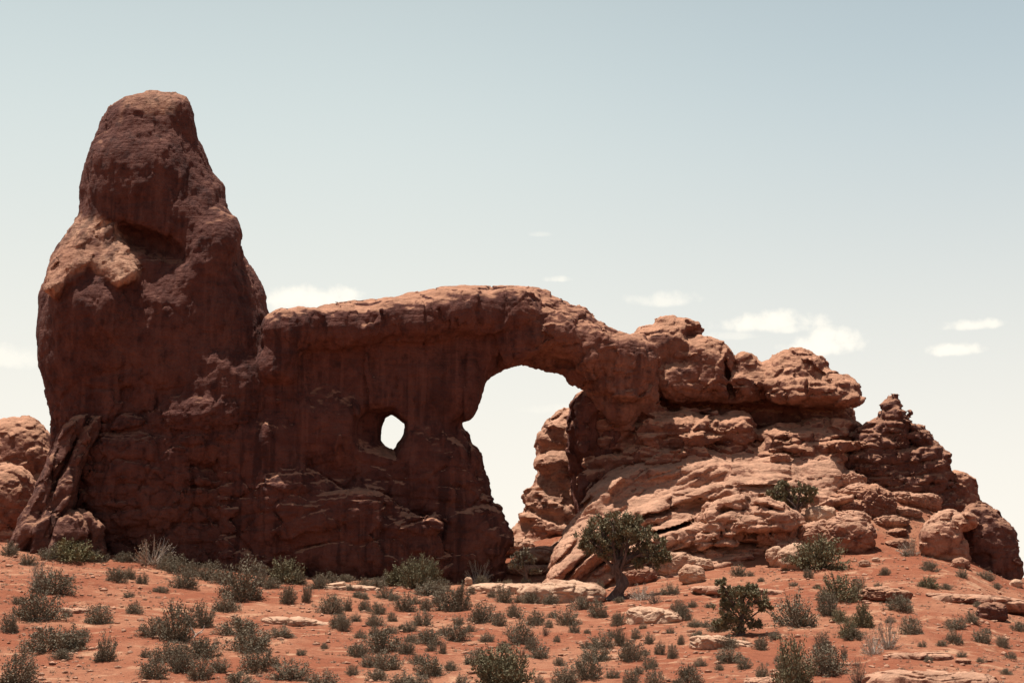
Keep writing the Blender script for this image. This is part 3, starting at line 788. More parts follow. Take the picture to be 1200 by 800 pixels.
_ico = {}
def ico(n):
    if n not in _ico:
        bm = bmesh.new(); bmesh.ops.create_icosphere(bm, subdivisions=n, radius=1.0)
        V = np.array([v.co[:] for v in bm.verts]); Q = np.array([[v.index for v in f.verts] for f in bm.faces]); bm.free()
        _ico[n] = (V, Q)
    return _ico[n]
import bmesh
ROCKS = []
def boulder(name, label, cat, u, v, wp, hp, mat, sub=6, depth=0.9, p=2.6, flat=0.25, seed=0, group=None, tilt=0, rough=1.0, y=None, kick=0.0):
    """rock seen at (u, base v), wp x hp photo pixels"""
    g = ground_hit(u, v)
    if g is None or y is not None:
        x, yy, z = P(u, v, y or 122.0); g = Vector((float(x), float(yy), float(z)))
    s = g.y / F; rx = wp * s / 2; rz = hp * s / (2 - flat); ry = rx * depth
    V, Q = ico(min(sub, 6 if wp > 40 else 5 if wp > 16 else 4)); V = V.copy()
    r = (np.abs(V) ** p).sum(1) ** (-1 / p); V = V * r[:, None]
    V = V * np.array([rx, ry, rz])
    k = max(rx, rz); q = V / k + seed * 7.31
    N = V / np.linalg.norm(V, axis=1)[:, None]
    f1, e = worley(q[:, 0] * 1.3, q[:, 1] * 1.3, q[:, 2] * 1.7)
    g1, ge = worley(q[:, 0] * 2.7 + 5, q[:, 1] * 2.7, q[:, 2] * 4.2)
    bed = vnoise(q[:, 0] * 0.6, q[:, 1] * 0.6, q[:, 2] * 7.5 + q[:, 0] * 1.2)
    d = rough * k * (0.07 * (g1 - 0.5) - 0.035 * (1 - sstep(0, 0.10, ge)) + 0.035 * bed) * min(1.0, wp / 30.0)
    d = d + rough * k * 0.055 * cellv(q[:, 0] * 1.9, q[:, 1] * 1.9, q[:, 2] * 3.2)
    d = d + rough * k * (0.20 * fbm(q[:, 0] * 1.4, q[:, 1] * 1.4, q[:, 2] * 1.4, 4) - 0.07 * (1 - sstep(0, 0.12, e)) + 0.03 * vnoise(q[:, 0] * 7, q[:, 1] * 7, q[:, 2] * 9))
    V = V + N * np.clip(d, -0.5 * min(rx, ry, rz), None)[:, None]
    if tilt:
        a = math.radians(tilt); c_, s_ = math.cos(a), math.sin(a)
        V = np.stack([V[:, 0] * c_ - V[:, 2] * s_, V[:, 1], V[:, 0] * s_ + V[:, 2] * c_], 1)
    V[:, 2] += rz * (1 - flat) - kick * rz
    o = mesh_np(name, V, Q, mat); o.location = (g.x, g.y + ry * 0.55, g.z)
    o.rotation_euler.z = (seed * 0.9) % 0.7 - 0.35
    tag(o, label, cat, group); ROCKS.append(o)
    return o
B = boulder
B('boulder', 'pale rounded boulder on top of the small stack right of the slope tree', 'boulder', 965, 616, 36, 22, M_PALE, seed=1)
B('boulder', 'broad dark-fronted boulder at the foot of the stack right of the slope tree', 'boulder', 996, 646, 62, 40, M_SLICK, seed=2, sub=6)
B('boulder', 'flat slab wedged behind the broad dark-fronted boulder', 'boulder', 1000, 620, 44, 22, M_SLICK, seed=3, tilt=-10)
B('boulder', 'smooth oval boulder just below the foot of the dark pinnacle', 'boulder', 997, 573, 42, 21, M_SLICK, seed=4)
B('boulder', 'humped red boulder with a shadowed right side, between the oval and broad boulders', 'boulder', 1030, 606, 46, 38, M_ROCK, seed=5, tilt=-15)
B('boulder', 'low reddish block at the left foot of the humped boulder', 'boulder', 1002, 602, 34, 16, M_ROCK, seed=6)
B('boulder', 'long pale boulder above the slope tree with a shadowed hollow beneath', 'boulder', 957, 563, 54, 25, M_PALE, seed=7, tilt=6)
B('boulder', 'small pale angular rock leaning on the dark pinnacle foot', 'boulder', 1050, 573, 23, 18, M_PALE, seed=8, p=3.4)
B('boulder', 'pale-topped boulder above the big sunlit boulder', 'boulder', 1088, 597, 36, 20, M_SLICK, seed=9)
B('boulder', 'thin pale ledge rock beside the top of the sunlit boulder', 'boulder', 1066, 606, 34, 12, M_SLICK, seed=10, tilt=-8)
B('boulder', 'narrow left one of the pale twin boulders under the overhang', 'boulder', 912, 664, 22, 24, M_PALE, seed=11, tilt=35)
B('boulder', 'fat right one of the pale twin boulders, beside the green shrub', 'boulder', 933, 668, 36, 29, M_PALE, seed=12, tilt=25)
B('boulder', 'pale flat-topped boulder right of the old juniper', 'boulder', 790, 674, 58, 26, M_PALE, seed=13, depth=0.7, p=3)
B('boulder', 'small pale boulder in front of the flat-topped one', 'boulder', 812, 683, 30, 20, M_PALE, seed=14)
B('boulder', 'round pale stone at the right end of the pale boulder group', 'boulder', 824, 668, 24, 14, M_PALE, seed=15)
B('boulder', 'reddish boulder directly behind the old juniper trunk', 'boulder', 745, 684, 46, 22, M_SLICK, seed=16)
B('boulder', 'shadowed wedge rock at the lower left of the slickrock apron', 'boulder', 668, 672, 40, 22, M_SLICK, seed=17, tilt=25)
B('boulder', 'long flat red slab at the foot of the leaning fins', 'boulder', 79, 634, 48, 13, M_ROCK, seed=18, depth=0.6)
B('boulder', 'dark isolated boulder on bare red soil near the right edge', 'boulder', 1166, 727, 34, 20, M_DUSK, seed=19, p=3)
B('boulder', 'low red ledge rock with a shadowed lip left of the round bushes', 'boulder', 1042, 705, 58, 17, M_ROCK, seed=20, depth=1.2, tilt=-4)
B('boulder', 'small ledge rock on the pale sheet above the dark isolated boulder', 'boulder', 1134, 707, 30, 9, M_ROCK, seed=21)
B('boulder', 'small pale stone right of the broad dark-fronted boulder', 'boulder', 1014, 664, 13, 8, M_PALE, seed=22, sub=4)
B('boulder', 'tiny pale stone on the soil below the broad dark-fronted boulder', 'boulder', 1027, 658, 9, 5, M_PALE, seed=23, sub=4)
B('boulder', 'upright pale stone at the wall foot left of the opening', 'boulder', 549, 686, 9, 10, M_PALE, seed=24, sub=4)
B('boulder', 'stone half hidden under the trunk of the old juniper', 'boulder', 700, 705, 26, 7, M_SLICK, seed=25, sub=4)
B('boulder', 'flat stone on the ledge sheet at the bottom right', 'boulder', 1130, 778, 18, 6, M_ROCK, seed=26, sub=4)
B('boulder', 'dark jammed block in the gully left of the sunlit boulder', 'boulder', 1052, 628, 26, 9, M_ROCK, seed=27)
B('boulder', 'flat rock shelf below the humped boulder', 'boulder', 1052, 640, 30, 8, M_ROCK, seed=28)
B('boulder', 'angular rock at the foot of the dark cliff end', 'boulder', 1128, 666, 20, 12, M_SLICK, seed=29, p=3)
B('boulder', 'last small rounded rock on the right skyline', 'boulder', 1182, 665, 16, 20, M_ROCK, seed=30, y=117)
B('boulder', 'pale broken rocks heap at the cliff foot by the right edge', 'boulder', 1192, 688, 14, 9, M_PALE, seed=31, sub=4)
B('boulder', 'tilted slab at the left foot of the undercut boulder', 'boulder', 838, 660, 26, 16, M_SLICK, seed=32, tilt=-20)
B('boulder', 'reddish slab rising behind the slope tree', 'boulder', 905, 590, 46, 20, M_SLICK, seed=33, tilt=-12)
B('boulder', 'rounded knob just under the right ledges', 'boulder', 915, 541, 24, 11, M_SLICK, seed=34, y=119.5)
B('boulder', 'low hump on the slope between oval boulder and long pale boulder', 'boulder', 985, 590, 32, 12, M_ROCK, seed=35)

B('boulder', 'broad pale hump just above the humped boulder on the slope', 'boulder', 1012, 586, 60, 18, M_SLICK, seed=51)
B('boulder', 'long pale ledge running right from the humped boulder', 'boulder', 1066, 592, 46, 15, M_SLICK, seed=52, tilt=-8)
B('boulder', 'pale rock wedge between undercut boulder and pale-topped stack', 'boulder', 958, 642, 44, 30, M_SLICK, seed=53, tilt=12)
B('boulder', 'pale slab above the red shelf in the right gully', 'boulder', 1046, 618, 44, 13, M_SLICK, seed=54)
B('boulder', 'weathered slab below the slope tree roots', 'boulder', 938, 628, 44, 16, M_SLICK, seed=55)
B('boulder', 'pale layered ledge on the floor of the big opening, left side', 'boulder', 604, 650, 48, 17, M_SLICK, seed=61)
B('boulder', 'broad pale ledge across the floor of the big opening', 'boulder', 640, 660, 66, 18, M_SLICK, seed=62)
B('boulder', 'lowest stepped ledge on the floor of the opening behind the smooth dome', 'boulder', 622, 674, 54, 13, M_SLICK, seed=63)
B('boulder', 'small tilted ledge at the right side of the opening floor', 'boulder', 664, 645, 34, 14, M_SLICK, seed=64, tilt=14)
# bare bedrock sheets surfacing through the sand
S = lambda label, u, v, w_, h_, seed, mat=M_PALE, tilt=0, depth=1.2: B('rock_sheet', label, 'bedrock sheet', u, v + 1, w_, h_ * 0.8, mat, seed=seed, depth=depth, flat=1.0, p=3.2, rough=0.8, tilt=tilt, sub=6)
S('large smooth pale rock dome left of the old juniper trunk', 658, 702, 96, 26, 41, depth=0.9)
S('low pale rock sheet running from the wall foot to the smooth dome', 600, 691, 90, 12, 42)
S('pale cracked rock sheet right of the old juniper trunk', 768, 727, 66, 20, 43, tilt=-6, depth=0.8)
S('thin pale rock strip between bushes below the small window', 348, 731, 84, 8, 44, tilt=-5, depth=0.5)
S('pale rock strip under the dark green juniper shrub', 850, 757, 76, 13, 45, tilt=-7, depth=0.6)
S('wide pale rock sheet in the bottom right corner', 1105, 806, 150, 22, 46, M_SLICK, depth=0.8)
S('long pale rock sheet crossing to the right edge', 1150, 706, 130, 12, 47, M_SLICK, tilt=-5, depth=0.9)
S('pale rock sheet behind the juniper shrub, below the undercut boulder', 870, 694, 110, 9, 48, M_SLICK, tilt=-4, depth=0.8)
S('narrow pale rock lip above the bottom right sheet', 1080, 770, 80, 7, 49, M_SLICK, depth=0.6)
S('faint rock patch among the left-hand bushes', 84, 716, 36, 6, 50, M_SLICK)
S('pale rock step along the shaded wall foot', 400, 690, 90, 7, 51, M_PALE, depth=0.4)
S('pale rock patch above the bottom edge, beside the forked dark shrub', 905, 800, 60, 8, 52, M_SLICK)
# ------------------------------------------------------------------ plants
def tri_leaves(C, D, size, r):
    """little leaf triangles at points C pointing along D"""
    n = len(C)
    D = D + 0.9 * r.normal(size=(n, 3)); D /= np.linalg.norm(D, axis=1)[:, None]
    A = np.cross(D, r.normal(size=(n, 3))); A /= np.linalg.norm(A, axis=1)[:, None]
    s = size * (0.6 + 0.8 * r.random((n, 1)))
    V = np.stack([C - A * s * 0.42, C + A * s * 0.42, C + D * s * 1.25], 1).reshape(-1, 3)
    return V, np.arange(3 * n).reshape(-1, 3)
def strips(paths, w0, w1, sides=4):
    """tapered tubes along polylines"""
    Vs, Qs, off = [], [], 0
    for pts in paths:
        pts = np.asarray(pts, float); n = len(pts)
        T = np.gradient(pts, axis=0); T /= np.maximum(np.linalg.norm(T, axis=1), 1e-9)[:, None]
        a = np.cross(T, [0.31, 0.9, 0.2]); a /= np.maximum(np.linalg.norm(a, axis=1), 1e-9)[:, None]; b = np.cross(T, a)
        wa = w0 if np.ndim(w0) == 0 else None
        r = np.linspace(w0, w1, n)
        ang = np.arange(sides) * 2 * np.pi / sides
        ring = pts[:, None] + r[:, None, None] * (np.cos(ang)[None, :, None] * a[:, None] + np.sin(ang)[None, :, None] * b[:, None])
        Vs.append(ring.reshape(-1, 3))
        for i in range(n - 1):
            for k in range(sides):
                Qs.append([off + i * sides + k, off + i * sides + (k + 1) % sides, off + (i + 1) * sides + (k + 1) % sides, off + (i + 1) * sides + k])
        off += n * sides
    return np.concatenate(Vs), np.array(Qs)

def bush_mesh(seed, kind):
    r = np.random.default_rng(seed)
    ns = {'sage': 105, 'green': 110, 'dry': 70}[kind]
    per = {'sage': 48, 'green': 46, 'dry': 22}[kind]
    lump = r.normal(size=(7, 3)); lump[:, 2] = np.abs(lump[:, 2]); lump /= np.linalg.norm(lump, axis=1)[:, None]
    C, D, paths = [], [], []
    for i in range(ns):
        d = r.normal(size=3); d[2] = abs(d[2]) * 0.9 + 0.08; d /= np.linalg.norm(d)
        reach = 0.29 + 0.22 * max((lump @ d).max() - 0.6, 0) / 0.4 + 0.10 * r.random() ** 2
        base = np.array([r.normal() * 0.06, r.normal() * 0.06, 0.0])
        end = base + d * np.array([1.0, 1.0, 1.45]) * reach
        mid = (base + end) / 2 + np.array([0, 0, -0.03]) + r.normal(size=3) * 0.03
        t = np.sqrt(r.uniform(0.12 if kind != 'dry' else 0.3, 1.0, per))[:, None]
        pts = (1 - t) ** 2 * base + 2 * t * (1 - t) * mid + t ** 2 * end + r.normal(size=(per, 3)) * 0.032
        pts[:, 2] = np.maximum(pts[:, 2], 0.01)
        C.append(pts); D.append(np.repeat(d[None], per, 0) + [0, 0, 0.5])
        if i % (5 if kind != 'dry' else 1) == 0:
            tt = np.linspace(0, 1.03, 4)[:, None]
            paths.append((1 - tt) ** 2 * base + 2 * tt * (1 - tt) * mid + tt ** 2 * end)
    V, Q = tri_leaves(np.concatenate(C), np.concatenate(D), {'sage': 0.030, 'green': 0.035, 'dry': 0.024}[kind], r)
    return (V, Q), strips(paths, 0.012, 0.004, 3)

VARS = {}
def variant(kind, i):
    k = (kind, i)
    if k not in VARS:
        (V, Q), (V2, Q2) = bush_mesh(100 + i + 37 * len(kind), 'green' if kind in ('green', 'yellow') else kind)
        m = {'sage': M_SAGE, 'green': M_GREEN, 'yellow': M_YELL, 'dry': M_DRY}[kind]
        a = mesh_np('foliage', V, Q, m, smooth=False, link=False); b = mesh_np('stem', V2, Q2, M_DEAD if kind == 'dry' else M_BARK, link=False)
        # small ones: one mesh holding both
        Va = np.concatenate([V, V2]); nt_ = len(V)
        me = bpy.data.meshes.new('bush')
        T2 = np.concatenate([Q2[:, [0, 1, 2]], Q2[:, [0, 2, 3]]]) + nt_
        c = mesh_np('bush', Va, np.concatenate([Q, T2]), [m, M_BARK], smooth=False, link=False)
        mi = np.zeros(len(c.data.polygons), np.int32); mi[len(Q):] = 1
        c.data.polygons.foreach_set('material_index', mi)
        VARS[k] = (a, b, c)
    return VARS[k]

SG = """10 652 20 17|8 632 16 8|40 640 24 12|60 657 28 18|30 662 22 14|111 658 22 14|142 658 24 12|60 697 46 30|40 728 52 38|9 742 24 26|110 731 34 22
52 765 54 34|85 762 34 28|71 773 22 14|121 775 28 31|14 802 46 36|134 682 22 20|150 678 16 14|166 684 13 13|186 694 18 8|156 719 18 14|178 748 34 24|205 752 42 44|232 736 30 30
196 777 36 26|176 796 30 24|78 722 10 6|210 672 30 20|214 689 26 23|243 680 32 22|283 704 48 50|305 687 16 18|262 717 34 20|374 690 16 18|350 684 18 14|336 708 20 22|359 706 12 24
387 719 28 24|396 736 22 19|236 771 36 28|208 788 30 32|278 745 42 25|293 764 50 30|299 788 46 30|328 747 34 14|232 797 32 26|256 788 24 18|277 802 32 18|340 797 46 24|377 808 38 22
404 682 20 10|425 690 16 14|410 692 7 9|449 686 16 12|425 702 20 10|451 702 24 14|540 680 12 8|564 686 14 13|502 698 36 18|473 717 22 22|498 715 14 15|524 716 34 26|540 716 20 36
552 696 10 10|595 688 12 10|407 716 12 16|427 716 14 14|442 720 20 14|495 733 22 18|439 734 20 15|402 740 16 20|565 730 27 24|584 733 18 16|590 706 20 20|537 733 16 12|480 741 16 12
470 738 8 8|502 755 28 21|506 763 12 12|536 752 26 22|551 740 12 10|519 766 10 14|477 767 18 19|447 765 38 32|437 745 16 12|417 770 24 18|433 782 22 18|453 785 32 22|441 798 24 17
503 792 35 25|470 805 30 18|555 778 34 17|490 806 30 16|540 804 20 14|622 707 22 14|645 708 18 14|654 706 12 10|610 706 12 10|682 714 22 16|703 724 24 21|725 733 16 18|664 733 25 21
673 741 11 13|603 724 16 17|628 733 18 18|643 735 10 9|612 755 30 30|624 762 16 16|633 772 24 16|717 747 10 10|707 760 26 19|698 775 33 21|727 757 14 22|741 775 28 27|745 749 12 12
762 754 11 13|774 767 12 16|788 771 13 16|763 784 18 14|688 796 30 29|664 802 30 23|632 807 16 16|741 804 22 20|767 808 28 22|796 808 14 16|786 697 20 14|795 718 16 16|744 725 14 16
773 728 22 10|798 755 8 12|703 692 10 14|866 675 17 14|880 675 8 7|892 682 8 6|948 677 12 12|931 687 12 6|815 696 8 8|829 697 10 12|802 727 16 20|843 740 26 15|937 735 48 37
972 722 26 31|815 735 20 10|819 751 16 15|854 760 21 17|872 754 8 8|892 762 16 17|856 777 30 19|873 784 18 14|894 796 18 18|808 802 26 26|822 781 14 10|843 785 10 8
972 792 48 37|966 765 18 24|990 771 8 14|1007 697 20 20|1003 750 20 16|1056 717 28 21|1072 743 27 20|1110 691 14 9|1091 669 18 14|1038 674 13 10|1129 678 14 12|1157 680 22 12
1169 690 10 8|1121 738 22 15|1140 731 19 15|1120 753 22 15|1153 753 21 17|1177 759 16 15|1198 740 20 14|1128 770 12 8|1100 770 8 8|1105 757 12 8|1086 805 20 12|1158 662 18 16
1030 688 10 6|1053 610 9 7|1095 612 8 6|1037 615 8 6|1146 712 12 8|688 742 8 6|754 737 9 7|1062 652 9 7|958 690 9 6|915 775 12 9|1060 790 10 8|1180 790 12 9|1150 776 9 7"""
SG += '''|196 668 26 20|226 676 24 18|258 684 26 18|300 674 24 16|318 690 20 14|382 684 26 14|440 688 20 12|515 692 20 14|585 690 12 10|418 700 12 9|462 704 14 10|486 708 14 10|514 706 14 10|576 700 12 9
416 728 12 10|460 728 14 11|482 752 14 10|458 742 14 10|520 744 12 10|570 752 16 12|590 764 18 13|574 784 16 12|422 748 14 10|488 778 16 12|412 792 16 12|528 786 16 12|648 724 12 9|652 752 10 8|590 776 12 9|656 780 14 11
726 706 12 8|688 760 14 10|756 768 12 9|718 795 16 12|748 790 14 10|812 712 12 9|832 712 10 7|786 742 10 8|828 735 12 9|908 750 14 10|918 786 14 11|1044 730 10 8|1082 758 10 8|1090 776 12 8|1158 742 10 7|1186 772 12 9
20 708 16 10|96 746 16 10|150 700 12 8|170 770 14 10|310 752 12 8|352 768 12 8|380 760 10 8|322 780 14 10'''
GR = "466 686 32 26|487 690 30 38|502 688 28 32|526 680 24 30|333 684 34 30|582 805 52 46|603 802 34 38|963 667 54 38|988 706 40 32|986 729 20 15|997 750 22 20|933 803 40 52|1014 735 26 27|1089 689 24 15|362 674 40 16"
YE = "82 658 42 27"
DR_ = "112 641 58 54|175 663 52 34|182 645 40 36|45 692 24 38|560 684 30 32|752 703 24 20|768 707 16 16|1043 761 24 36|1024 767 24 26|1008 802 18 32|1070 651 26 22|640 745 9 14|612 770 12 12"
items = []
for kind, txt in (('sage', SG), ('green', GR), ('yellow', YE), ('dry', DR_)):
    for t in txt.replace('\n', '|').split('|'):
        a = t.split()
        if len(a) == 4: items.append((kind, *map(float, a)))
ZON = [(100, 'below leaning fins'), (200, 'below tower left side'), (300, 'below tower right side'), (400, 'left of small window'), (500, 'below small window'), (600, 'below opening left jamb'),
       (690, 'below big opening'), (800, 'around old juniper'), (900, 'below undercut boulder'), (1030, 'below twin boulders'), (1110, 'below dark pinnacle'), (1300, 'by right edge')]
ROW = [(672, 'at rock foot'), (700, 'on upper slope'), (722, 'on bench'), (745, 'on mid slope'), (770, 'on low slope'), (789, 'near bottom'), (900, 'at bottom edge')]
ORD = ['first', 'second', 'third', 'fourth', 'fifth', 'sixth', 'seventh', 'eighth', 'ninth', 'tenth', 'eleventh', 'twelfth', 'thirteenth', 'fourteenth', 'fifteenth', 'sixteenth', 'seventeenth', 'eighteenth', 'nineteenth', 'twentieth']
HUE = {'sage': 'grey', 'green': 'green', 'yellow': 'yellowish', 'dry': 'pale twiggy'}
cells = {}
for it in items:
    z = next(n for m, n in ZON if it[1] < m); rw = next(n for m, n in ROW if it[2] < m)
    cells.setdefault((rw, z), []).append(it)
bi = 0
for (rw, z), lst in cells.items():
    lst.sort(key=lambda q: q[1])
    for k, (kind, u, v, wp, hp) in enumerate(lst):
        g = ground_hit(u, min(v, 812))
        if g is None: continue
        size = 'tiny' if wp < 12 else 'small' if wp < 20 else 'medium' if wp < 32 else 'large'
        shape = 'upright' if hp > wp * 1.05 else 'low' if hp < wp * 0.55 else 'rounded'
        tail = 'alone' if len(lst) == 1 else f'{ORD[k]} from left'
        label = f'{size} {shape} {HUE[kind]} bush {rw} {z}, {tail}'
        grp = {'sage': 'grey sagebrush on the slope', 'green': 'green shrubs on the slope', 'yellow': None, 'dry': 'dry twiggy shrubs on the slope'}[kind]
        a, b, c = variant(kind, bi % (8 if kind == 'sage' else 4 if kind != 'yellow' else 1)); bi += 1
        s = g.y / F; sx = wp * s / 0.84; sz = hp * s / 0.70
        rz = random.uniform(0, 6.28)
        name = {'sage': 'sagebrush', 'green': 'green_shrub', 'yellow': 'green_shrub', 'dry': 'dry_shrub'}[kind]
        if wp >= 22:
            r_ = empty(name, (g.x, g.y + sx * 0.25, g.z - 0.05))
            for q in (a, b):
                o = q.copy(); COL.objects.link(o); o.parent = r_
        else:
            r_ = c.copy(); r_.name = name; COL.objects.link(r_); r_.location = (g.x, g.y + sx * 0.25, g.z - 0.04)
        r_.scale = (sx, sx * random.uniform(0.85, 1.1), sz); r_.rotation_euler = (0, 0, rz)
        tag(r_, label, 'shrub' if kind != 'sage' else 'bush', grp)

# ---- trees
def tree(name, label, u, v, trunk, clumps, leaf, mat, tw, seed, dens=1.0, group=None, lean=0.0):
    """trunk: px offsets (du, up, dw) polyline; clumps: (du, up, dw, r) in photo pixels"""
    r = np.random.default_rng(seed)
    g = ground_hit(u, v); s = g.y / F
    root = empty(name, (g.x, g.y, g.z - 0.05)); tag(root, label, 'tree', group)
    tr = np.array([(a, c, b) for a, b, c in trunk], float) * s
    n = 14; t = np.linspace(0, len(tr) - 1, n)
    sp = np.stack([np.interp(t, np.arange(len(tr)), tr[:, k]) for k in range(3)], 1)
    sp[1:-1] = (sp[:-2] + 2 * sp[1:-1] + sp[2:]) / 4
    rad = np.interp(np.linspace(0, 1, n), [0, 0.12, 0.4, 1], [2.0, 1.25, 1.0, 0.7]) * tw * s
    sides = 14; ang = np.arange(sides) * 2 * np.pi / sides
    V = []
    for i in range(n):
        rr = rad[i] * (1 + 0.28 * np.cos(3 * ang + i * 0.35) + 0.14 * np.cos(5 * ang - i * 0.5))
        V.append(np.stack([sp[i, 0] + rr * np.cos(ang), sp[i, 1] + rr * np.sin(ang), np.full(sides, sp[i, 2])], 1))
    V = np.concatenate(V)
    Q = np.array([[i * sides + k, i * sides + (k + 1) % sides, (i + 1) * sides + (k + 1) % sides, (i + 1) * sides + k] for i in range(n - 1) for k in range(sides)])
    mesh_np('trunk', V, Q, M_BARK, root)
    top = sp[-1]; paths = []; tw_paths = []
    C, D = [], []
    for (du, up, dw, rad_) in clumps:
        c = np.array([du, dw, up], float) * s; R = rad_ * s
        st = sp[r.integers(n // 2, n)]
        m = (st + c) / 2 + np.array([0, 0, 0.12 * np.linalg.norm(c - st)]) * (-1 if r.random() < 0.4 else 1) + r.normal(size=3) * R * 0.25
        tt = np.linspace(0, 1, 7)[:, None]
        paths.append((1 - tt) ** 2 * st + 2 * tt * (1 - tt) * m + tt ** 2 * c)
        for q in range(7):
            d = r.normal(size=3); d /= np.linalg.norm(d); e = c + d * R * 0.8
            tw_paths.append(np.array([paths[-1][4], (paths[-1][5] + e) / 2 + r.normal(size=3) * R * 0.12, e]))
        # tufts inside the clump
        nt_ = int(21 * dens)
        for q in range(nt_):
            d = r.normal(size=3); d /= np.linalg.norm(d)
            tc_ = c + d * R * np.array([1.2, 1.2, 0.8]) * r.random() ** 0.4
            k = int(60 * dens)
            off = r.normal(size=(k, 3)) * R * 0.135
            C.append(tc_ + off); D.append(np.repeat((d + [0, 0, 0.6])[None], k, 0))
    V1, Q1 = strips(paths, tw * s * 0.45, tw * s * 0.14, 6)
    V2, Q2 = strips(tw_paths, tw * s * 0.12, tw * s * 0.04, 3)
    mesh_np('limbs', np.concatenate([V1, V2]), np.concatenate([Q1, Q2 + len(V1)]), M_BARK, root)
    V, Q = tri_leaves(np.concatenate(C), np.concatenate(D), leaf * s, r)
    mesh_np('crown', V, Q, mat, root, smooth=False)
    return root
tree('juniper_tree', 'old gnarled juniper with a spreading crown, in front of the slickrock', 724, 702,
     [(-6, 0, 0), (-2, 8, 2), (7, 17, 0), (5, 26, 3), (-3, 36, 0), (3, 46, 0)],
     [(-36, 74, 0, 13), (-20, 84, 6, 15), (-2, 90, -4, 14), (16, 88, 5, 14), (-26, 62, -8, 13), (-8, 70, 10, 16), (12, 70, -10, 15), (30, 74, 0, 13), (44, 64, 6, 12), (54, 52, 0, 10), (36, 54, -8, 12),
      (-14, 52, 0, 9), (24, 50, 8, 11), (46, 44, 4, 9), (4, 56, 14, 12), (-38, 64, 6, 9), (0, 78, 18, 13), (22, 42, 0, 7)], 2.1, M_GREEN, 6.2, 3, 0.92)
tree('slope_tree', 'small dark tree on the slope between the undercut boulder and stacked boulders', 934, 614,
     [(0, 0, 0), (1, 8, 0), (-2, 16, 0), (0, 22, 0)],
     [(-24, 38, 0, 9), (-14, 46, 4, 8), (-8, 34, 4, 9), (6, 40, 0, 9), (18, 36, 0, 8), (12, 28, 4, 6), (-2, 26, 6, 7), (-20, 28, 0, 6)], 1.9, M_GREEN, 3.2, 5, 0.8)
tree('juniper_shrub', 'dark many-stemmed juniper shrub with green top, below the undercut boulder', 868, 744,
     [(0, 0, 0), (0, 8, 0), (2, 16, 0), (3, 24, 0)],
     [(-16, 20, 0, 12), (-18, 34, 4, 11), (-14, 50, 0, 9), (-20, 60, 0, 6), (2, 30, -4, 12), (4, 46, 0, 12), (16, 50, 4, 11), (24, 42, 0, 11), (-2, 14, 0, 13), (14, 12, 6, 9), (8, 52, 4, 9), (-6, 40, 6, 11), (-24, 12, 0, 9), (30, 34, 4, 8)], 2.0, M_GREEN, 3.0, 8, 0.8)
tree('slender_tree', 'thin flat-topped small tree at the left foot of the opening', 618, 693,
     [(0, 0, 0), (-2, 10, 0), (-1, 20, 0), (-3, 30, 0)],
     [(-14, 40, 0, 7), (-5, 46, 3, 7), (4, 38, 0, 6), (-8, 32, 0, 6), (8, 24, 0, 5), (0, 10, 0, 7), (6, 5, 0, 7), (-16, 30, 0, 5)], 1.8, M_SAGE, 2.0, 9, 0.6)

# ---- dead wood
def wood(label, pts, r0, r1):
    P3 = []
    g0 = ground_hit(pts[0][0], max(p[1] for p in pts)); s = g0.y / F
    for (u, v) in pts:
        x, y, z = P(u, v, g0.y); P3.append([float(x) - g0.x, random.uniform(-1, 1) * 2 * s, float(z) - g0.z])
    t = np.linspace(0, len(P3) - 1, 14); P3 = np.array(P3)
    sp = np.stack([np.interp(t, np.arange(len(P3)), P3[:, k]) for k in range(3)], 1)
    V, Q = strips([sp], r0 * s, r1 * s, 8)
    o = mesh_np('dead_branch', V, Q, M_DEAD); o.location = g0
    tag(o, label, 'dead wood')
wood('bleached dead log leaning up among bushes below the tower', [(211, 648), (217, 653), (224, 658), (230, 657), (234, 652), (241, 651)], 2.2, 0.7)
wood('short bleached stub sticking up beside the dead log', [(221, 655), (222, 648), (224, 642)], 1.0, 0.3)
wood('pale forked dead branch in the grey bushes below the tower', [(221, 732), (225, 738), (230, 744), (237, 740)], 1.6, 0.5)
wood('pale curved dead branch right of the forked one', [(226, 748), (231, 742), (238, 738), (240, 732)], 1.2, 0.4)

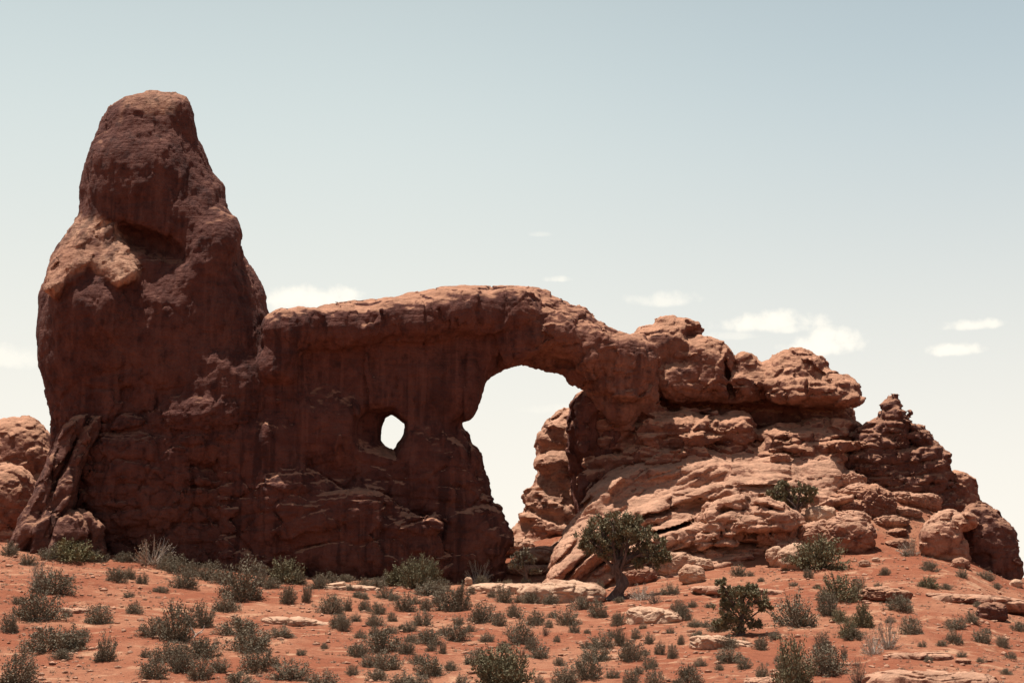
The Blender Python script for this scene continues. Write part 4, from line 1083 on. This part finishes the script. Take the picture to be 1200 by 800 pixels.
# ---- loose stones and litter on the sand
def gravel():
    r = np.random.default_rng(4)
    V0, Q0 = ico(1); n = 9000
    ys_ = 52 + 75 * r.random(n) ** 0.9; xs_ = (r.random(n) - 0.5) * 0.78 * ys_
    m = vnoise(xs_ * 0.25, ys_ * 0.25, 0 * xs_ + 1.5) + 0.5 * r.random(n) > 0.1
    xs_, ys_ = xs_[m], ys_[m]; n = len(xs_)
    zs_ = H(xs_, ys_)
    sz = 0.025 + 0.10 * r.random(n) ** 5 + 0.02 * r.random(n)
    J = 1 + 0.35 * r.normal(size=(n, len(V0), 1)).clip(-1, 1)
    sc = sz[:, None, None] * np.stack([1 + r.random(n), 1 + r.random(n), 0.6 + 0.5 * r.random(n)], 1)[:, None]
    V = V0[None] * J * sc + np.stack([xs_, ys_, zs_ + sz * 0.2], 1)[:, None]
    Q = (Q0[None] + (np.arange(n) * len(V0))[:, None, None]).reshape(-1, 3)
    o = mesh_np('gravel', V.reshape(-1, 3), Q, M_SLICK, smooth=False)
    tag(o, kind='stuff')
gravel()
def litter():
    r = np.random.default_rng(14); n = 2600
    y = 54 + 68 * r.random(n) ** 0.9; x = (r.random(n) - 0.5) * 0.78 * y
    m = vnoise(x * 0.18, y * 0.18, 0 * x + 7.5) + 0.6 * r.random(n) > 0.15
    x, y = x[m], y[m]; z = H(x, y); n = len(x); k = 14
    b = np.stack([x, y, z], 1)
    C = np.repeat(b, k, 0) + np.stack([r.normal(size=n * k) * 0.05, r.normal(size=n * k) * 0.05, np.zeros(n * k)], 1)
    D = np.stack([r.normal(size=n * k) * 0.6, r.normal(size=n * k) * 0.6, np.ones(n * k)], 1); D /= np.linalg.norm(D, axis=1)[:, None]
    A = np.cross(D, r.normal(size=D.shape)); A /= np.linalg.norm(A, axis=1)[:, None]
    s = (0.08 + 0.14 * r.random(n * k))[:, None]
    V = np.stack([C - A * 0.012, C + A * 0.012, C + D * s], 1).reshape(-1, 3)
    o = mesh_np('dry_grass', V, np.arange(len(V)).reshape(-1, 3), M_DRY, smooth=False); tag(o, kind='stuff')
litter()
